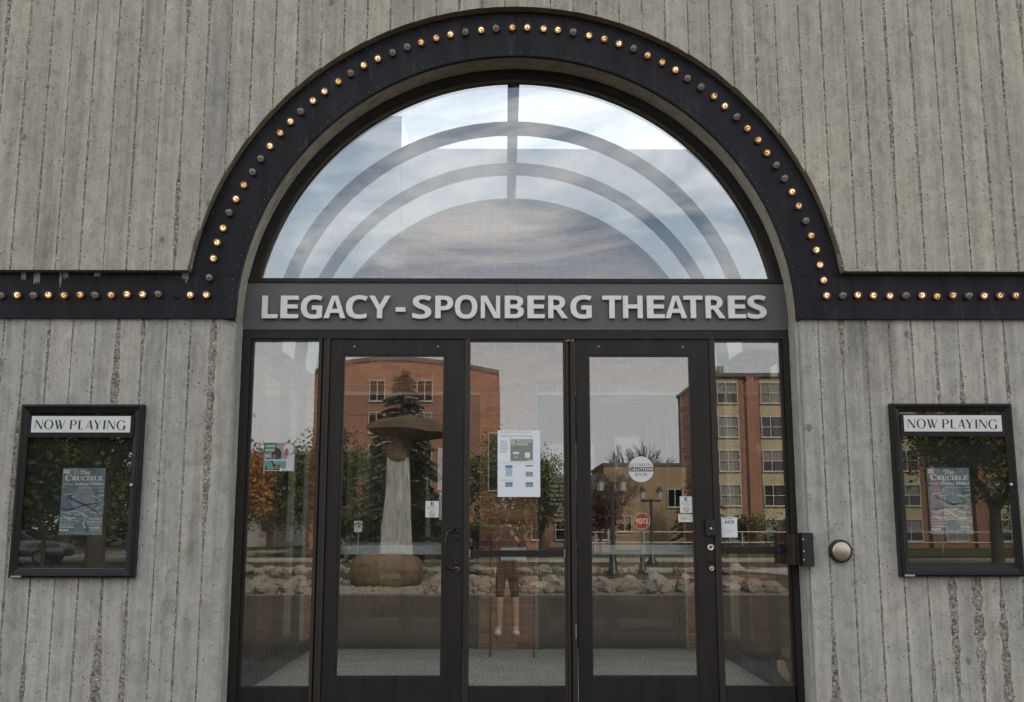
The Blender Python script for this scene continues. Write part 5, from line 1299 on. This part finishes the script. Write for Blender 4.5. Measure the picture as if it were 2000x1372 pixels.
# ---- street furniture
IRON = plain('black_cast_iron', (.012, .012, .013), .4)
def lamp_post(label, x, y, sc=1.0):
    l = thing('street_lamp', label, 'lamp post', (x, y, ZR)); h = 3.25 * sc
    MB().lathe([(.22*sc, 0), (.22*sc, .12), (.15*sc, .2), (.11*sc, .6*sc), (.075*sc, .7*sc), (.06*sc, h * .8), (.05*sc, h * .84)], (x, y, ZR), (0, 0, 1), 14).build('post', IRON, l, True)
    MB().box(x - .42*sc, x + .42*sc, y - .03, y + .03, ZR + h * .80, ZR + h * .83).build('cross_arm', IRON, l)
    for s_ in (-1, 1):
        X = x + s_ * .36 * sc; z = ZR + h * .84
        MB().lathe([(.10*sc, 0), (.15*sc, .30*sc)], (X, y, z), (0, 0, 1), 6).build('lantern', plain('lantern_glass', (.40, .42, .40), .3), l)
        MB().lathe([(.19*sc, .30*sc), (.14*sc, .38*sc), (.03*sc, .50*sc), (0, .52*sc)], (X, y, z), (0, 0, 1), 6).build('lantern_cap', IRON, l)
lamp_post('near black twin-lantern lamp post at the walk', 3.45, -27.1)
lamp_post('farther black twin-lantern lamp post right of the near one', 6.1, -36.9)
def octo(r, n=8): return [(r * math.cos(math.pi / 8 + math.pi / 4 * i), r * math.sin(math.pi / 8 + math.pi / 4 * i)) for i in range(n)]
st = thing('stop_sign', 'red octagonal stop sign on a post with black base', 'sign', (4.77, -29.8, ZR))
zc = 1.41
MB().cyl((4.77, -29.83, ZR), (4.77, -29.83, zc), .03, .03, 8).build('post', M['steel_dull'], st)
MB().lathe([(.16, 0), (.16, .08), (.10, .16), (.08, .55), (.05, .6)], (4.77, -29.83, ZR), (0, 0, 1), 12).build('base', IRON, st, True)
MB().prism([(4.77 + x, zc + z) for x, z in octo(.315)], -29.80, -29.795).build('plate', M['wframe'], st)
mb = MB(); mb.face([(4.77 + x, -29.793, zc + z) for x, z in octo(.285)][::-1]); mb.build('red_face', plain('stop_red', (.42, .035, .025), .5), st)
mb = MB(); put_text(mb, 'STOP', (4.77 - .215, 4.77 + .215, zc - .095, zc + .095), -29.791, SANS, .03, 0, True); mb.build('lettering', M['wvinyl'], st)
ns = thing('no_parking_sign', 'small white no parking sign on a thin post left of the standing stone', 'sign', (-6.4, -38.6, ZR))
xs_, ys_ = -6.42, -38.6; zc = 1.23
MB().cyl((xs_, ys_ - .03, ZR), (xs_, ys_ - .03, zc + .3), .025, .025, 8).build('post', M['steel_dull'], ns)
MB().box(xs_ - .17, xs_ + .17, ys_, ys_ + .01, zc - .24, zc + .24).build('plate', M['wframe'], ns)
mb = MB(); put_text(mb, 'P', (xs_ - .055, xs_ + .055, zc - .02, zc + .15), ys_ + .013, SANS, .02, 0, True)
for i in range(20):
    a, a_ = math.pi*2*i/20, math.pi*2*(i+1)/20
    mb.face([(xs_ + r * math.cos(t), ys_ + .013, zc + .065 + r * math.sin(t)) for r, t in ((.13, a), (.13, a_), (.105, a_), (.105, a))][::-1])
mb.build('lettering', M['ink'], ns)
# pipe fence in front of the brick block
fe = thing('pipe_fence', 'long pale two-rail pipe fence below the brick apartment block', 'fence', (22, -57, ZR))
for z in (.62, 1.25):
    MB().cyl((5, -57.5, ZR + z), (40, -57.0, ZR + z), .035, .035, 6).build('rail', M['wframe'], fe)
for k in range(12): MB().cyl((5.5 + 3 * k, -57.45 + .04 * k, ZR), (5.5 + 3 * k, -57.45 + .04 * k, ZR + 1.27), .03, .03, 6).build('post', M['wframe'], fe)

# ---- cars
def car(label, x, y, rot, paint, name='parked_car'):
    c = thing(name, label, 'car', (x, y, ZR + .05 * (y < -44))); mat = plain('car_paint_%s' % name, paint, .25, .5, .05)
    prof = [(-2.2, .32), (-2.25, .62), (-2.1, .86), (-1.25, .98), (-.55, 1.38), (.55, 1.46), (1.35, 1.25), (1.95, 1.02), (2.2, .92), (2.25, .5), (2.15, .3)]
    def hw(z): return .86 - max(0, z - .85) * .34
    mb = MB(); n = len(prof)
    for s_ in (-1, 1):
        for X, Z in prof: mb.v.append((X, s_ * hw(Z) * (1 - .10 * (abs(X) > 2)), Z))
    mb.f += [tuple(range(n)), tuple(range(2*n-1, n-1, -1))] + [(i, n+i, n+(i+1) % n, (i+1) % n) for i in range(n)]; mb.m += [0] * (n + 2)
    me = mb.mesh('body', mat); bm = bmesh.new(); bm.from_mesh(me); bmesh.ops.recalc_face_normals(bm, faces=bm.faces); bmesh.ops.bevel(bm, geom=bm.edges[:], offset=.06, segments=2, affect='EDGES'); bm.to_mesh(me); bm.free(); me.polygons.foreach_set('use_smooth', [True] * len(me.polygons))
    parts = [('body', me)]
    for s_ in (-1, 1):
        g = MB(); pts = [(-1.12, 1.0), (-.52, 1.32), (.5, 1.39), (1.2, 1.22), (1.35, 1.02)]
        g.face([(X, s_ * (hw(Z) + .012), Z) for X, Z in (pts if s_ < 0 else pts[::-1])]); parts.append(('side_window', g.mesh('side_window', M['glass_far'])))
        parts.append(('headlight', MB().lathe([(.13, 0), (.12, .05), (0, .07)], (-2.13, s_ * .6, .70), (-1, s_ * .25, .15), 10).mesh('headlight', M['steel'])))
        for X in (-1.38, 1.38):
            w = MB().cyl((X, s_ * .68, .31), (X, s_ * .885, .31), .32, .32, 20); parts.append(('wheel', w.mesh('wheel', M['black'])))
            parts.append(('rim', MB().lathe([(.21, 0), (.19, .012), (.07, .0), (0, .01)], (X, s_ * .886, .31), (0, s_, 0), 14).mesh('rim', M['steel_dull'])))
    ws = MB(); ws.face([(-1.20, -.74, 1.02), (-.60, -.66, 1.375), (-.60, .66, 1.375), (-1.20, .74, 1.02)]); parts.append(('windscreen', ws.mesh('windscreen', M['glass_far'])))
    parts.append(('grille', MB().box(-2.262, -2.2, -.45, .45, .42, .6).mesh('grille', M['black'])))
    c.rotation_euler = (0, 0, rot)
    for nme, me in parts: o = bpy.data.objects.new(nme, me); COL.objects.link(o); o.parent = c
car('silver car parked at the far left beyond the drive', -20.9, -38.6, math.pi, (.42, .43, .44))
car('red car parked behind the silver one', -41.5, -72, math.pi, (.30, .02, .025), 'red_car')
car('dark red car parked near the shade tree', -38.2, -75, math.pi, (.20, .02, .03), 'dark_red_car')

# ---- the photographer, standing on the forecourt
gz = dz(-7.3)
pe = thing('person', 'person in dark clothes and white shoes holding a camera to the eye', 'person', (-.03, -7.3, gz))
def skin(name, verts, edges, radii, root, mats, pick):
    me = bpy.data.meshes.new(name); me.from_pydata(verts, edges, []); o = bpy.data.objects.new(name, me); COL.objects.link(o)
    md = o.modifiers.new('skin', 'SKIN'); md.use_smooth_shade = True; md.branch_smoothing = .6
    for i, r in enumerate(radii): me.skin_vertices[0].data[i].radius = r if isinstance(r, tuple) else (r, r)
    for i in range(len(verts)): me.skin_vertices[0].data[i].use_root = (i == root)
    o.modifiers.new('sub', 'SUBSURF').levels = 2
    m2 = bpy.data.meshes.new_from_object(o.evaluated_get(bpy.context.evaluated_depsgraph_get())); bpy.data.objects.remove(o); bpy.data.meshes.remove(me)
    m2.name = name; m2.materials.clear()
    for m in mats: m2.materials.append(m)
    for p in m2.polygons: p.material_index = pick(p.center); p.use_smooth = True
    return m2
H = [(0,0,.86),(0,0,1.05),(0,.01,1.25),(0,0,1.36),(0,.03,1.45),(0,.06,1.56),  # pelvis..head
     (-.09,0,.82),(-.10,.02,.46),(-.11,-.02,.09),(-.12,.12,.04),(.09,0,.82),(.11,.02,.46),(.12,-.02,.09),(.13,.12,.04),
     (-.18,0,1.32),(-.25,.10,1.10),(-.09,.30,1.32),(.18,0,1.32),(.26,.10,1.10),(.10,.30,1.32)]
Eg = [(0,1),(1,2),(2,3),(3,4),(4,5),(0,6),(6,7),(7,8),(8,9),(0,10),(10,11),(11,12),(12,13),(3,14),(14,15),(15,16),(3,17),(17,18),(18,19)]
Rd = [(.16,.11),(.145,.10),(.16,.11),(.10,.08),.055,(.085,.10),.085,.058,.04,.04,.085,.058,.04,.04,.055,.045,.033,.055,.045,.033]
dark = plain('dark_clothing', (.014, .014, .016), .9); skn = plain('skin', (.36, .25, .195), .6)
pick = lambda c: 0 if (.52 < c.z < 1.41 and not (c.y > .27)) else 1
mat_t = Matrix.Translation((-.03, -7.3, gz))
def pp(name, me, par): me.transform(mat_t); return link(name, me, par)
body = pp('body', skin('body', H, Eg, Rd, 0, [dark, skn], pick), pe)
hair = bmesh.new(); bmesh.ops.create_uvsphere(hair, u_segments=18, v_segments=12, radius=.115)
for v in hair.verts: v.co = Vector((v.co.x * .95, v.co.y * 1.05 - .012 + .045, v.co.z * 1.08 + 1.575)) if v.co.z > -.06 or v.co.y < 0 else Vector((v.co.x * .5, v.co.y * .3 + .02, v.co.z * .6 + 1.56))
hm = bpy.data.meshes.new('hair'); hair.to_mesh(hm); hair.free(); hm.materials.append(plain('brown_hair', (.016, .011, .008), .6)); pp('hair', hm, pe)
for s_ in (-1, 1):
    mb = MB().lathe([(.0, -.03), (.045, -.025), (.052, .04), (.048, .15), (.03, .20), (0, .205)], (s_ * .117, -.045, .042), (s_ * .06, 1, 0), 12); pp('shoe', mb.mesh('shoe', plain('white_shoe', (.42, .41, .40), .6), True), pe)
    V = [(s_*.088,.31,1.335),(s_*.078,.345,1.37)]; E_ = [(0,1)]; Rr = [(.032,.02),(.036,.018)]
    for k in range(4):
        bx_ = (s_*.078, .352 + .002*k, 1.40 - .018*k); tp = (s_*(.060), .405, 1.405 - .019*k); ti = (s_*.035, .41 - .004*k, 1.402 - .019*k)
        i0 = len(V); V += [bx_, tp, ti]; E_ += [(1, i0), (i0, i0+1), (i0+1, i0+2)]; Rr += [.010, .009, .007]
    i0 = len(V); V += [(s_*.07,.335,1.345),(s_*.045,.35,1.345)]; E_ += [(0, i0), (i0, i0+1)]; Rr += [.011, .009]
    pp('hand', skin('hand', V, E_, Rr, 1, [skn], lambda c: 0), pe)
mb = MB().lathe([(.0, .03), (.013, .018), (.016, 0)], (0, .145, 1.545), (0, 1, -.3), 8); pp('nose', mb.mesh('nose', skn, True), pe)
cz = 1.41
pc = thing('photo_camera', 'black camera held up by the photographer', 'camera', (-.03, -6.93, gz + cz - .05))
mb = MB().box(-.066, .066, .33, .385, cz - .045, cz + .04).box(-.022, .022, .335, .38, cz + .04, cz + .062); pp('camera_body', mb.mesh('camera_body', M['black']), pc)
mb = MB().lathe([(.036, 0), (.038, .05), (.040, .085), (.036, .09)], (0, .385, cz), (0, 1, 0), 24); pp('lens_barrel', mb.mesh('lens_barrel', M['black'], True), pc)
mb = MB().lathe([(.036, .086), (.02, .092), (0, .094)], (0, .385, cz), (0, 1, 0), 24); pp('front_element', mb.mesh('front_element', M['glass_far'], True), pc)
